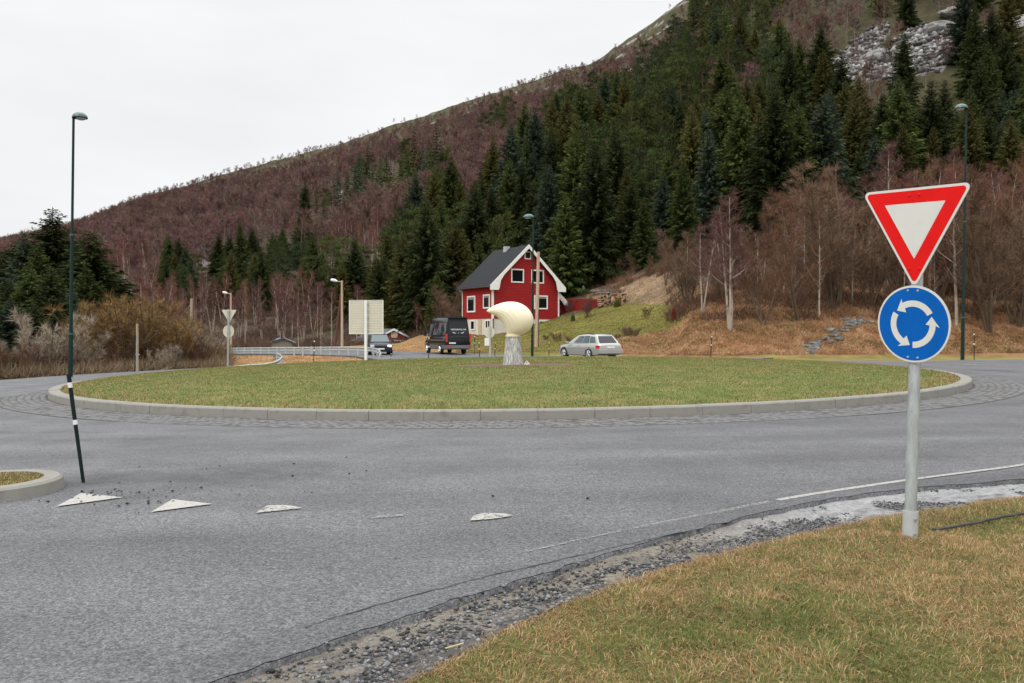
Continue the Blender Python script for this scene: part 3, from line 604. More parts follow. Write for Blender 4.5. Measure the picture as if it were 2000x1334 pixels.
def front_sign():
    bx, by = gp(1777, 1050); bz = float(tilt(bx, by))-.02
    n = Vector((-.842, -.533, .0)).normalized()
    top = Vector(at(1791, 556, 6.50)); base = Vector((bx, by, bz)); axd = (top-base).normalized()
    u0 = axd.cross(n).normalized(); n = u0.cross(axd).normalized()       # plate normal perpendicular to the leaning post
    n = Vector((-.8418, -.5325, -.0879)).normalized(); u = Vector((.4625, -.7237, -.0441)); u = (u-n*u.dot(n)).normalized(); v = n.cross(u).normalized()
    s = empty('yield_roundabout_sign', (bx, by, bz), 0, 'large red and white yield triangle above a blue roundabout sign on the near verge', 'road sign')
    I = Matrix.Translation((-bx, -by, -bz))
    mb = MB(); top2 = base+axd*2.28; mb.tube([tuple(base-Vector((bx, by, bz))+axd*-.1), tuple(top2-Vector((bx, by, bz)))], .0435, 28); mb.build('post', M['galv'], s, smooth=True)
    mb = MB(); mb.tube([tuple(axd*-.1), tuple(axd*.225)], .056, 28); sl_ = mb.build('ground_sleeve', M['galv_dull'], s, smooth=True)
    for h in (.06, .17):
        b = MB(); c = Vector(at(1782, 1000, by))-Vector((bx, by, bz)); c = axd*h+Vector((.0, -1, 0)).normalized()*.054+Vector((.012, 0, 0)); b.tube([tuple(c), tuple(c+Vector((0, -.016, 0)))], .0105, 6); b.build('bolt', M['chrome'], sl_)
    Rel = Vector((bx, by, bz))
    # triangle: least squares from its corners
    e = .885
    # keep both plates on the front face of the post
    pc0 = axd*1.6+n*.09
    def ray_plate(px_, py_):
        o_ = Vector((0, 0, CH))-Rel; d_ = Vector(at(px_, py_, 1.0))-Vector((0, 0, CH)); return o_+d_*((pc0-o_).dot(n)/d_.dot(n))
    cen = ray_plate(1787, 433); tri = basis(cen, u, v, n)
    ht = e*math.sqrt(3)/2; P = [(-e/2, ht/3), (0, -2*ht/3), (e/2, ht/3)]
    def scaled(k): return [(a*k, b*k) for a, b in P]
    pl = MB(); pl.prism(rounded(P, .035), tri, .006); pt = pl.build('triangle_plate', M['galv_dull'], s); pt['label'] = 'grey aluminium plate of the triangle'
    Tt = tri @ Matrix.Translation((0, 0, .0065)); b = MB(); b.prism(rounded(scaled(.995), .034), Tt, .001); b.build('white_rim', M['white_sign'], pt)
    Tt = tri @ Matrix.Translation((0, 0, .008)); b = MB(); b.prism(rounded(scaled(.925), .022), Tt, .001); b.build('red_band', M['red_sign'], pt)
    Tt = tri @ Matrix.Translation((0, 0, .0095)); b = MB(); b.prism(rounded(scaled(.55), .004), Tt, .001); b.build('white_centre', M['white_sign'], pt)
    for a, c in ((-.038, ht/3-.055), (.038, ht/3-.055), (-.038, -2*ht/3+.155), (.038, -2*ht/3+.155)):
        b = MB(); w0 = tri @ Vector((a, c, .009)); b.tube([tuple(w0), tuple(w0+n*.007)], [.011, .007], 10); o = b.build('bolt', M['red_sign'], pt, smooth=True)
    cc = ray_plate(1784, 633); cir = basis(cc, u, v, n); r = .298
    C_ = lambda q, k=72: [(q*cos(2*pi*i/k), q*sin(2*pi*i/k)) for i in range(k)]
    pl = MB(); pl.prism(C_(r), cir, .006); pc = pl.build('round_plate', M['galv_dull'], s)
    b = MB(); b.prism(C_(r*.995), cir @ Matrix.Translation((0, 0, .0065)), .001); b.build('white_rim', M['white_sign'], pc)
    b = MB(); b.prism(C_(r*.945), cir @ Matrix.Translation((0, 0, .008)), .001); b.build('blue_field', M['blue_sign'], pc)
    for k in range(3):
        a0 = R_(30+120*k); a1 = a0+R_(88); ri, ro, rm = r*.455, r*.615, r*.535; N = 16; hw = r*.185
        arc = [(ro*cos(a0+(a1-a0)*i/N), ro*sin(a0+(a1-a0)*i/N)) for i in range(N+1)]
        arc += [((rm+hw)*cos(a1-R_(3)), (rm+hw)*sin(a1-R_(3)))]; t = a1+R_(24); arc += [(rm*1.03*cos(t), rm*1.03*sin(t)), ((rm-hw)*cos(a1+R_(3)), (rm-hw)*sin(a1+R_(3)))]
        arc += [(ri*cos(a1+(a0-a1)*i/N), ri*sin(a1+(a0-a1)*i/N)) for i in range(N+1)]
        b = MB(); b.prism(arc, cir @ Matrix.Translation((0, 0, .0095)), .001)
        o = b.build('arrow', M['white_sign'], pc); bm = bmesh.new(); bm.from_mesh(o.data); bmesh.ops.triangulate(bm, faces=[f for f in bm.faces if len(f.verts) > 4]); bm.to_mesh(o.data); bm.free()
    for a, c in ((-.04, .258), (.04, .258), (-.04, -.258), (.04, -.258)):
        b = MB(); w0 = cir @ Vector((a, c, .009)); b.tube([tuple(w0), tuple(w0+n*.006)], [.009, .006], 10); b.build('bolt', M['galv_dull'], pc, smooth=True)
    for h in ((cen+axd*.2).dot(axd), (cen-axd*.34).dot(axd), (cc+axd*.25).dot(axd), (cc-axd*.25).dot(axd)):
        T = basis(axd*h+n*.03, u, v, n); br = MB(); br.box(-.045, .045, -.016, .016, .0, .022, 0, T); br.build('bracket', M['galv_dull'], s)
front_sign()
# ------------------------------------------------------------------ snow stake, pipe
b0 = gp(163, 943); z0 = float(tilt(*b0)); t0 = Vector(at(134, 731, b0[1]-.02))-Vector((b0[0], b0[1], z0))
st = empty('snow_stake', (b0[0], b0[1], z0), 0, 'black snow stake with two white bands leaning on the asphalt in the left foreground', 'snow stake')
L0 = t0.length; dd = t0/L0
b = MB(); b.tube([tuple(dd*-.02), tuple(dd*L0)], [.018, .023], 14); b.build('rod', M['stake'], st, smooth=True)
for f0, f1 in ((.69, .75-.02), (.43, .46), ):
    pass
for pa, pb in ((747, 757), (820, 829)):
    f0 = (943-pb)/(943-731.); f1 = (943-pa)/(943-731.); b = MB(); b.tube([tuple(dd*L0*f0), tuple(dd*L0*f1)], [.0235, .0245], 14); b.build('reflector_band', M['reflect'], st, smooth=True)
P = [gp(1800, 1043), gp(1830, 1038), gp(1870, 1030), gp(1920, 1020), gp(1960, 1015), gp(2005, 1009), gp(2080, 1004)]
P = resample(P, .1); b = MB(); b.tube([(p[0], p[1], float(verge_z(np.array([p[0]]), np.array([p[1]]), np.array([1.]))[0])+.03) for p in P], .0105, 8)
tag(b.build('drain_pipe', M['pipe'], smooth=True), 'thin dark grey pipe lying in the grass right of the sign post', 'pipe')
P = np.array([[.47, 4.9], [.52, 4.93], [.6, 4.9], [.68, 4.94]]); P = np.array([gp(870, 1268), gp(905, 1262)])
b = MB(); b.tube([(P[0][0], P[0][1], .0), (P[1][0], P[1][1], .012)], .004, 5)
tag(b.build('straw_stalk', mat('straw', (.5, .4, .2), .8)), 'pale dry stalk lying at the edge of the gravel', 'stalk')
# ------------------------------------------------------------------ street lamps
def green_lamp(px, py_b, py_t, Y, dirx, label, headw=.95, diry=-.2, tiltpx=0):
    x = (px-1000)/F*Y; z = float(terr(x, Y))+.05; H = at(px, py_t, Y)[2]-z; s = empty('street_lamp', (x, Y, z), 0, label, 'street lamp', 'green roadside street lamps')
    lean = tiltpx/F*Y
    f = [0, .17, .55, 1]; r = [.092, .072, .052, .036]
    for i in range(3):
        b = MB(); b.tube([(lean*f[i], 0, H*f[i]), (lean*f[i+1], 0, H*f[i+1])], [r[i], r[i]*.93], 14); b.build('pole_section', M['green_pole'], s, smooth=True)
        if i: b = MB(); b.tube([(lean*f[i], 0, H*f[i]-.03), (lean*f[i], 0, H*f[i]+.03)], r[i-1]*1.05, 14); b.build('collar', M['green_pole2'], s)
    # dome head
    h = MB(); K = 10; J = 18; rings = []
    for i in range(K+1):
        t = i/K*pi/2; rr = cos(t)
        rings.append([(lean+dirx*(headw*.42+headw*.5*rr*cos(a)) , .26*rr*sin(a), H-.02+.23*sin(t)*(1-.25*dirx*cos(a)*0)) for a in np.linspace(0, 2*pi, J, endpoint=False)])
    V = [p for q in rings for p in q]; Fc = [(i*J+j, i*J+(j+1) % J, (i+1)*J+(j+1) % J, (i+1)*J+j) for i in range(K) for j in range(J)]
    h.add(V, Fc); hd = h.build('lamp_head', M['green_pole2'], s, smooth=True)
    g = MB(); rings = []
    for i in range(5):
        t = i/4*pi/2; rr = cos(t); rings.append([(lean+dirx*(headw*.5+headw*.34*rr*cos(a)), .19*rr*sin(a), H-.025-.10*sin(t)) for a in np.linspace(0, 2*pi, J, endpoint=False)])
    V = [p for q in rings for p in q]; g.add(V, [(i*J+j, (i+1)*J+j, (i+1)*J+(j+1) % J, i*J+(j+1) % J) for i in range(4) for j in range(J)]); g.build('lamp_glass', M['glass_lamp'], hd, smooth=True)
    b = MB(); b.prism([(lean+dirx*headw*.42+headw*.5*cos(a), .26*sin(a)) for a in np.linspace(0, 2*pi, 20, endpoint=False)], Matrix.Translation((0, 0, H-.045)), .03); b.build('rim', M['green_pole'], hd)
    return s
M['green_pole2'] = mat('green_lamp_cover', (.03, .10, .085), .35, var=.15, scale=3, coat=.4)
green_lamp(137, 732, 229, 34.5, 1, 'tall dark green street lamp rising behind the snow stake at far left', .62, tiltpx=9)
green_lamp(1880, 713, 211, 42, -1, 'tall green street lamp behind the yield sign at right', .62, tiltpx=5)
green_lamp(1039.5, 697, 424, 57, -1, 'green street lamp standing in front of the red house', .75, tiltpx=2)
def wood_lamp(px, py_b, py_t, Y, label, arm, brace=None):
    x, y, z = gxy(px, Y); zb = z-.3; H = at(px, py_t, Y)[2]-zb; s = empty('street_lamp', (x, y, zb), 0, label, 'street lamp', 'street lamps on wooden poles')
    b = MB(); b.tube([(0, 0, 0), (0, 0, H)], [.13, .09], 10); b.build('pole', M['wood_pale'], s, smooth=True)
    b = MB(); b.tube([(0, 0, H-.12), (-arm*.45, -.1, H-.05)], .035, 8); b.build('arm', M['galv_dull'], s)
    b = MB(); b.tube([(-arm*.4, -.1, H-.07), (-arm*.6, -.12, H-.0), (-arm*.9, -.15, H+.05), (-arm, -.16, H+.05)], [.06, .13, .12, .06], 10); b.build('lamp_head', M['white'], s, smooth=True)
    if brace:
        bz = MB(); q = at(brace, py_b+2, Y+.5); bz.tube([(q[0]-x, .5, q[2]-zb), (-.08, .02, H*.83)], [.12, .09], 8); bz.build('brace_pole', M['wood_red'], s, smooth=True)
    return s
wood_lamp(668, 676, 548, 72, 'white lamp on a wooden pole with a red brown leaning brace', .95, brace=654)
wood_lamp(451, 678, 572, 86, 'white lamp on a wooden pole behind the round sign back', .8)
def pole(px, py_t, Y, r, label, m='wood_pole', lean=0, fit=None, name='wooden_pole'):
    x, y, z = gxy(px, Y); z -= .3; H = at(px, py_t, Y)[2]-z; s = empty(name, (x, y, z), 0, label, 'pole')
    b = MB(); l = lean/F*Y; b.tube([(0, 0, 0), (l*.5, 0, H*.5), (l, 0, H)], [r, r*.92, r*.8], 12); b.build('shaft', M[m], s, smooth=True)
    if fit: fit(s, l, H)
    return s
def fit_a(s, l, H):
    b = MB(); b.box(-.16, -.08, -.12, .02, H*.72, H*.80); b.build('junction_box', M['dark'], s)
    b = MB(); b.tube([(-.09, -.06, H*.75), (-.1, -.05, .2)], .018, 6); b.build('cable', M['dark'], s)
    b = MB(); b.tube([(-.12, 0, H*.45), (.12, -.02, H*.45)], .02, 6); b.build('clamp', M['galv_dull'], s)
pole(268, 632, 39.5, .068, 'short grey weathered pole among the shrubs left of the island', fit=fit_a)
def fit_b(s, l, H):
    b = MB(); b.tube([(l, 0, H*.93), (-2.6, 2, H*.45), (-4.2, 3, H*.2)], .018, 5); b.build('stay_wire', M['galv_dull'], s)
    b = MB(); b.tube([(l, 0, H*.8), (3, 3, H*.76), (7, 7, H*.82)], .012, 5); b.build('cable', M['dark'], s)
pole(371.5, 583, 57, .105, 'thin weathered pole with a stay wire left of the round sign back', 'wood_pole', lean=3, fit=fit_b)
def fit_c(s, l, H):
    b = MB(); b.tube([(.16, -.1, 0), (.19, -.1, H*.42)], .022, 6); b.build('cable_guard', M['dark'], s)
pole(1047.5, 492, 64, .145, 'pale wooden utility pole in front of the red house gable', 'wood_pale', lean=4, fit=fit_c)
# small snow stakes
for i, (px, pt, pb, Y, lab) in enumerate([(612, 664, 708, 47.5, 'thin snow stake left of the large sign back'), (762, 690, 702, 50, 'short snow stake by the end of the guard rail'), (837, 658, 703, 51, 'thin snow stake in front of the black van'), (937, 668, 700, 55, 'thin snow stake left of the small round sign back'), (966, 668, 698, 57, 'thin snow stake right of the small round sign back'), (927, 655, 690, 62, 'thin snow stake on the grass behind the black van'),
        (1072, 668, 698, 56, 'thin snow stake between the lamp and the silver car'), (1388, 655, 698, 49.6, 'thin snow stake with white bands at the foot of the bank'), (1903, 650, 714, 42.5, 'thin snow stake with white bands right of the tall lamp')]):
    x, y, z = gxy(px, Y); H = at(px, pt, Y)[2]-z+.2; s = empty('snow_stake', (x, y, z-.2), 0, lab, 'snow stake', 'thin snow stakes along the far road')
    l = random.uniform(-.06, .1); b = MB(); b.tube([(0, 0, 0), (l, 0, H)], .022, 6); b.build('rod', M['stake'], s)
    for f0 in (.62, .93):
        b = MB(); b.tube([(l*f0, 0, H*f0), (l*(f0+.04), 0, H*(f0+.05))], .032, 8); b.build('reflector_band', M['reflect'], s)
# ------------------------------------------------------------------ sign backs across the island
def sign_back_tri():
    Y = 46; x, y, z = gxy(444.5, Y); s = empty('yield_roundabout_sign', (x, y, z), 0, 'grey back of a yield triangle and round sign on a post at left', 'road sign')
    k = Y/F; H = at(444, 604, Y)[2]-z; b = MB(); b.tube([(0, 0, 0), (.06, 0, H)], .05, 12); b.build('post', M['galv'], s, smooth=True)
    ang = Matrix.Rotation(R_(6), 4, 'Z')
    zt = at(447, 605, Y)[2]-z; T = ang @ basis((.07, .06, zt-.27), Vector((1, 0, 0)), Vector((0, 0, 1)), Vector((0, 1, 0)))
    P = rounded([(-.41, .27), (0, -.45), (.41, .27)], .03); b = MB(); b.prism(P, T, .006); b.build('triangle_plate', M['alu'], s)
    zc = at(446, 647, Y)[2]-z; T = ang @ basis((.04, .06, zc), Vector((1, 0, 0)), Vector((0, 0, 1)), Vector((0, 1, 0)))
    b = MB(); b.prism([(.3*cos(a), .34*sin(a)) for a in np.linspace(0, 2*pi, 32, endpoint=False)], T, .006); b.build('round_plate', M['alu'], s)
    b = MB(); b.box(-.03, .14, -.02, .062, zt-.15, zt-.11); b.box(-.03, .14, -.02, .062, zc-.02, zc+.02); b.build('bracket', M['galv_dull'], s)
sign_back_tri()
def board_sign():
    Y = 49; x, y, z = gxy(713.5, Y); s = empty('direction_board', (x, y, z), R_(-3), 'large square ribbed aluminium sign back on one white post', 'road sign')
    w = 65/F*Y; zt = at(714, 587, Y)[2]-z; zb = at(714, 651.5, Y)[2]-z
    b = MB(); b.tube([(.03, 0, 0), (.03, 0, zt+.02)], .09, 16); b.build('post', M['white'], s, smooth=True)
    b = MB(); n = 13; h = (zt-zb)/n
    for i in range(n):
        z0 = zb+i*h; b.box(-w/2+.03, w/2+.03, .115, .135, z0+.012, z0+h-.012); b.box(-w/2+.03, w/2+.03, .105, .145, z0-.008, z0+.010)
    b.build('ribbed_panel', M['alu'], s)
    b = MB(); t = .04; b.box(-w/2-.01, -w/2+.03, .09, .15, zb-.03, zt+.03); b.box(w/2+.03, w/2+.07, .09, .15, zb-.03, zt+.03); b.box(-w/2+.032, w/2+.028, .09, .15, zt, zt+.03); b.box(-w/2+.032, w/2+.028, .09, .15, zb-.03, zb-.01); b.build('edge_frame', M['white'], s)
    b = MB()
    for i in range(5): q = zb+(zt-zb)*(i+.5)/5; b.box(-.11, .17, -.02, .104, q-.03, q+.03)
    b.build('clamp', M['galv_dull'], s)
board_sign()
def small_sign():
    Y = 52; x, y, z = gxy(957, Y); s = empty('round_sign', (x, y, z), 0, 'small round sign back with a pale plate below left of the sculpture', 'road sign')
    H = at(957, 637, Y)[2]-z; b = MB(); b.tube([(0, 0, 0), (0, 0, H+.05)], .05, 10); b.build('post', M['galv_dull'], s, smooth=True)
    zc = at(957, 649, Y)[2]-z; T = basis((-.03, .07, zc), Vector((1, 0, 0)), Vector((0, 0, 1)), Vector((0, 1, 0)))
    b = MB(); b.prism([(.33*cos(a), .36*sin(a)) for a in np.linspace(0, 2*pi, 28, endpoint=False)], T, .01); b.build('round_plate', M['alu'], s)
    z1 = at(957, 660, Y)[2]-z; z2 = at(957, 675, Y)[2]-z; b = MB(); b.box(-.34, .0, .07, .08, z2, z1); b.build('lower_plate', M['white'], s)
small_sign()
# ------------------------------------------------------------------ guard rails
def guard_rail(name, pts, label, spacing, posth=.85, flare=False):
    P = [Vector(p) for p in pts]; d = [0]
    for i in range(1, len(P)): d.append(d[-1]+(P[i]-P[i-1]).length)
    s = empty(name, tuple(P[-1]-Vector((0, 0, .7))), 0, label, 'guard rail'); o0 = P[-1]-Vector((0, 0, .7))
    prof = [(-.15, .0), (-.12, .05), (-.09, .05), (-.04, .0), (.0, -.0), (.04, .0), (.09, .05), (.12, .05), (.15, .0)]
    b = MB(); n = len(prof); V = []
    for i, p in enumerate(P):
        t = (P[min(i+1, len(P)-1)]-P[max(i-1, 0)]); t.z = 0; t.normalize(); nn = Vector((t.y, -t.x, 0))
        if nn.y > 0 and abs(nn.y) > .3: nn = -nn
        for k in (0, 1):
            for z, q in prof: V.append(tuple(p-o0+nn*(q+k*.008)+Vector((0, 0, z-.15))))
    m = 2*n; Fc = []
    for i in range(len(P)-1):
        for j in range(n-1): Fc += [(i*m+j, (i+1)*m+j, (i+1)*m+j+1, i*m+j+1), (i*m+n+j, i*m+n+j+1, (i+1)*m+n+j+1, (i+1)*m+n+j)]
    b.add(V, Fc); b.build('beam', M['galv_rail'], s)
    k = 0; q = .4
    while q < d[-1]-.2 and k < 60:
        i = next(i for i in range(1, len(d)) if d[i] >= q); f = (q-d[i-1])/(d[i]-d[i-1]); p = P[i-1].lerp(P[i], f)-o0
        b = MB(); b.box(p.x-.055, p.x+.055, p.y-.06, p.y+.0, p.z-posth, p.z+.03); b.build('post', M['galv_dull'], s); q += spacing; k += 1
    return s
M['galv_rail'] = mat('guard_rail_zinc', (.38, .41, .40), .5, .35, var=.12, scale=2)
guard_rail('guard_rail', [at(330, 683, 69), at(372, 680.5, 67.5), at(430, 679.8, 66), at(500, 678.8, 64.2), at(580, 678, 62.3), at(660, 677.2, 60.6), at(700, 677.6, 59.8), at(724, 678.5, 59.2), at(735, 680, 58.4), at(742, 684, 57.2), at(744.5, 690, 56), at(741, 697, 55.2), at(737, 703, 54.6)], 'long galvanised guard rail with many posts beside the dark car', .84)
guard_rail('guard_rail', [at(440, 716.5, 43), at(465, 713.5, 44.2), at(490, 711.5, 45.2), at(515, 710, 46), at(535, 706.5, 46.8), at(546, 701, 47.4), at(551, 695, 48.4), at(548, 691.5, 49.4), at(541, 690, 50.2), at(534, 694, 51)], 'short curved galvanised guard rail with a bent end at left', 1.8, .6)
# ------------------------------------------------------------------ sculpture
def sculpture():
    Y = 26.6; x = 0.02+(1001-1000)/F*Y; z = float(dome(np.array([x]), np.array([Y]))[0])-.03; s = empty('shell_sculpture', (x, Y, z), 0, 'cream shell shaped sculpture on a grey tapered pedestal in the middle of the island', 'sculpture')
    k = Y/F; H = (712-656)*k+.03
    # pedestal: tapered, many slats
    n = 40; b = MB(); V = []
    for zz, rr in ((-.05, .335), (0, .33), (H*.5, .275), (H-.01, .225), (H, .215), (H, 0.02)):
        for j in range(n):
            a = 2*pi*j/n; q = rr*(1+.02*(j % 2)); V.append((q*cos(a), q*.92*sin(a), zz))
    b.add(V, [(i*n+j, i*n+(j+1) % n, (i+1)*n+(j+1) % n, (i+1)*n+j) for i in range(5) for j in range(n)]); b.build('pedestal', M['pedestal'], s)
    # shell: cross sections spanned between the outer and the hollow contour
    OUT = [(950, 876), (958, 868), (1000, 850), (1045, 815), (1068, 770), (1074, 722), (1057, 668), (1015, 618), (960, 585), (900, 572), (840, 573), (782, 586), (730, 606), (690, 630), (664, 649)]
    INN = [(842, 876), (838, 858), (834, 842), (828, 822), (818, 796), (806, 770), (792, 747), (777, 727), (760, 710), (741, 697), (722, 687), (703, 678), (688, 671), (674, 664), (664, 655)]
    A = np.array([((800+a/4.4444-1001)*k, (712-(460+b_/4.4444))*k+.03, (800+c/4.4444-1001)*k, (712-(460+d/4.4444))*k+.03) for (a, b_), (c, d) in zip(OUT, INN)])
    t = np.linspace(0, len(A)-1, 80); Q = np.stack([np.interp(t, np.arange(len(A)), A[:, i]) for i in range(4)], 1)
    for _ in range(8): Q[2:-1] = (Q[1:-2]+2*Q[2:-1]+Q[3:])/4
    m = 96; V = []
    for i in range(len(Q)):
        cx, cz = (Q[i, 0]+Q[i, 2])/2, (Q[i, 1]+Q[i, 3])/2; hx, hz = (Q[i, 0]-Q[i, 2])/2, (Q[i, 1]-Q[i, 3])/2; hh = math.hypot(hx, hz); dep = min(hh, .62)*.86 if i > 6 else hh
        for j in range(m):
            a = 2*pi*j/m; fl = 1+(.024*abs(math.sin(11*a))*(.15+.85*(1-cos(a-.3))/2)-.012)*(1 if i > 5 else .3); V.append((cx+hx*cos(a)*fl, dep*sin(a)*fl, cz+hz*cos(a)*fl))
    Fc = [(i*m+j, (i+1)*m+j, (i+1)*m+(j+1) % m, i*m+(j+1) % m) for i in range(len(Q)-1) for j in range(m)]+[tuple(range(m)), tuple((len(Q)-1)*m+j for j in range(m))[::-1]]
    b = MB(); b.add(V, Fc); b.build('shell', M['shell'], s, smooth=True)
    b = MB(); b.cyl((0, 0, H-.02), .245, .05, 32); b.build('collar', M['shell'], s)
    b = MB(); b.cyl((0, 0, -.02), .55, .055, 32); b.build('base_slab', M['concrete'], s)
    x2, y2 = (1029-1000)/F*26.3, 26.3; z2 = float(dome(np.array([x2]), np.array([y2]))[0]); l = empty('ground_spotlight', (x2, y2, z2), 0, 'small white angled ground fitting right of the sculpture base', 'spotlight')
    b = MB(); b.tube([(-.09, 0, 0), (0, 0, .13), (.09, 0, 0)], .016, 6); b.build('bracket', M['white'], l)
    b = MB(); b.box(-.04, .04, -.04, .04, 0, .05); b.build('housing', M['white'], l)
    mb = MB(); pts = []
    for a in np.linspace(0, 2*pi, 60, endpoint=False):
        r = 1+.25*(vnoise(a*2.2+3, 1., 4)-.5)*2*0.8; xx = 0.0+2.0*r*cos(a); yy = 26.45+.8*r*sin(a); pts.append((xx, yy))
    V = [(0, 26.45, float(dome(np.array([0.]), np.array([26.45]))[0])+.012)]; NR = 8
    for kk in range(1, NR+1):
        for p in pts:
            xx = p[0]*kk/NR; yy = 26.45+(p[1]-26.45)*kk/NR; V.append((xx, yy, float(dome(np.array([xx]), np.array([yy]))[0])+(.012 if kk < NR else -.02)))
    T = []
    n = 60
    for j in range(n): T.append((0, 1+j, 1+(j+1) % n))
    for kk in range(NR-1):
        for j in range(n): a = 1+kk*n+j; c = 1+kk*n+(j+1) % n; T += [(a, a+n, c), (c, a+n, c+n)]
    bulk('bare_soil_patch', V, T, M['mud'])['kind'] = 'structure'
M['shell'] = mat('cream_fibreglass', (.90, .82, .62), .4, var=.03, scale=3, spec=.4, trans=.12)
M['pedestal'] = mat('pedestal_glass', (.27, .28, .27), .4, var=.4, scale=6, stretch=(5, 5, .7), c2=(.5, .49, .44), thr=(.45, .6))
sculpture()
# ------------------------------------------------------------------ red house
M['clad'] = None
def cladding(name, c, pitch=.14, vertical=False):
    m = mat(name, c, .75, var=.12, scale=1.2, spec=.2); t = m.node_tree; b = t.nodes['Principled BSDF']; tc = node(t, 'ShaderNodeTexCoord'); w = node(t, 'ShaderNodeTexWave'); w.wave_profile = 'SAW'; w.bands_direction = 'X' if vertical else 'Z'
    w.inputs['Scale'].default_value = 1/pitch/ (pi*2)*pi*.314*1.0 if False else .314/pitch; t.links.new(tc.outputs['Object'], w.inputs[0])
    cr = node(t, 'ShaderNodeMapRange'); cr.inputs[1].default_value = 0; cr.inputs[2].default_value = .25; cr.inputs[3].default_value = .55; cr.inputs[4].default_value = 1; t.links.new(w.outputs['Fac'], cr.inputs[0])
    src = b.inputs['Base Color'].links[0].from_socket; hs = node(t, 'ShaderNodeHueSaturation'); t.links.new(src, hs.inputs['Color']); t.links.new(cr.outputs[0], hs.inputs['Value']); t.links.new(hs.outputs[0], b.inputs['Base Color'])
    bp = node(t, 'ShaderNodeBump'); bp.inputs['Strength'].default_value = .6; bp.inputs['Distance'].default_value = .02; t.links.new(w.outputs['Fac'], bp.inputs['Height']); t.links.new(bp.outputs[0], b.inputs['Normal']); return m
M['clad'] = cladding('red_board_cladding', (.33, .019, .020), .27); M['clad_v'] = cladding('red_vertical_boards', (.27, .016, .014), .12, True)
M['plaster'] = mat('white_plaster', (.62, .6, .53), .9, var=.1, scale=1.5, spec=.1)
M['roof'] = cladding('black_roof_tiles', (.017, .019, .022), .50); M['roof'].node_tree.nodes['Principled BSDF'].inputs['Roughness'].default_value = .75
M['window'] = mat('window_glass', (.006, .009, .009), .12, var=.2, scale=1.5, spec=.18); M['curtain'] = mat('curtain_cloth', (.22, .25, .23), .6, var=.2, scale=5)
M['gutter'] = mat('black_gutter', (.02, .02, .022), .4)
HA = math.atan2(.53, .85)
def house():
    x0, y0 = -1.88, 80.0; s = empty('red_house', (x0, y0, 0), HA, 'red wooden house with a black tiled roof and white window frames on the slope', 'house')
    Wd, Ln = 7.83, 5.9; zf, ze, zr = 3.0, 6.5, 10.15; zb = .5
    hy = math.hypot(.85, .53); cu, su = .85/hy, .53/hy
    def uz(px, py):
        a = (px-1000)/F; u = (a*80+1.88)/(.85-.53*a)*hy; Y = y0+su*u; return u, CH+(650-py)/F*Y
    def vz(px, py):
        a = (px-1000)/F; v = -(1.88+a*80)/(.53+.85*a)*hy; Y = y0+cu*v; return v, CH+(650-py)/F*Y
    b = MB(); b.box(.04, Wd-.04, .04, Ln-.04, zb, zf-.002); b.build('foundation_wall', M['plaster'], s)
    b = MB(); V = [(0, 0, zf), (Wd, 0, zf), (Wd, 0, ze), (Wd/2, 0, zr-.1), (0, 0, ze)]; V += [(a, Ln, c) for a, _, c in V]
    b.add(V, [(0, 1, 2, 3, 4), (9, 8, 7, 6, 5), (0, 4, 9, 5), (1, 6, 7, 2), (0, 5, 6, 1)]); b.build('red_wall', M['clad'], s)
    # roof slabs
    oh = .5; og = .45; sl_ = (zr-ze)/(Wd/2); th = .16
    for sg in (-1, 1):
        # local frame with z axis running up the slope so the tile courses follow it
        L = math.hypot(Wd/2+oh, (Wd/2+oh)*sl_); an = math.atan(sl_); e = bpy.data.objects.new; b = MB()
        b.box(-og, Ln+og, -th, 0, 0, L); o = b.build('roof_slope', M['roof'], s)
        ex = Vector((0, 1, 0)); ez = Vector((-sg*cos(an), 0, sin(an))); ey = ez.cross(ex).normalized()*1; 
        if ey.z < 0: ex = -ex; ey = ez.cross(ex).normalized()
        org = Vector((Wd/2+sg*(Wd/2+oh), 0 if ex.y > 0 else Ln, ze-oh*sl_+.12)); o.matrix_local = Matrix(((ex.x, ey.x, ez.x, org.x), (ex.y, ey.y, ez.y, org.y), (ex.z, ey.z, ez.z, org.z), (0, 0, 0, 1)))
        # bargeboard with flared foot
        B = MB(); xs = lambda d: Wd/2+sg*d; zz = lambda d: zr+.12-d*sl_
        e1 = Wd/2+oh+.03; top = [(xs(0), zz(0)+.05), (xs(e1), zz(e1)+.05)]; bot = [(xs(e1), zz(e1)-.38), (xs(e1-.95), zz(e1)-.38), (xs(e1-1.05), zz(e1)-.15), (xs(e1-1.2), zz(e1-1.2)-.55), (xs(e1-1.6), zz(e1-1.6)-.36), (xs(0), zz(0)-.34)]
        pts = top+bot; n = len(pts); yy = -og-.03; V = [(a, yy, c) for a, c in pts]+[(a, yy+.06, c) for a, c in pts]
        k = len(B.v); B.add(V, [tuple(range(n)), tuple(range(n, 2*n))[::-1]]+[(i, n+i, n+(i+1) % n, (i+1) % n) for i in range(n)]); o = B.build('bargeboard', M['white'], s)
        bm = bmesh.new(); bm.from_mesh(o.data); bmesh.ops.triangulate(bm, faces=[f for f in bm.faces if len(f.verts) > 4]); bmesh.ops.recalc_face_normals(bm, faces=bm.faces); bm.to_mesh(o.data); bm.free()
    b = MB(); b.tube([(-oh-.06, -og, ze-oh*sl_+.02), (-oh-.06, Ln+og, ze-oh*sl_+.02)], .07, 8); b.build('gutter', M['gutter'], s, smooth=True)
    b = MB(); b.tube([(-oh-.02, Ln+.1, ze-.45), (-.08, Ln+.02, ze-.75), (-.08, Ln+.02, zf-.2), (-.08, Ln+.02, zb)], .045, 8); b.build('downpipe', M['white'], s, smooth=True)
    b = MB(); b.tube([(.06, -.06, zf), (.06, -.06, zb)], .045, 8); b.build('downpipe', M['gutter'], s, smooth=True)
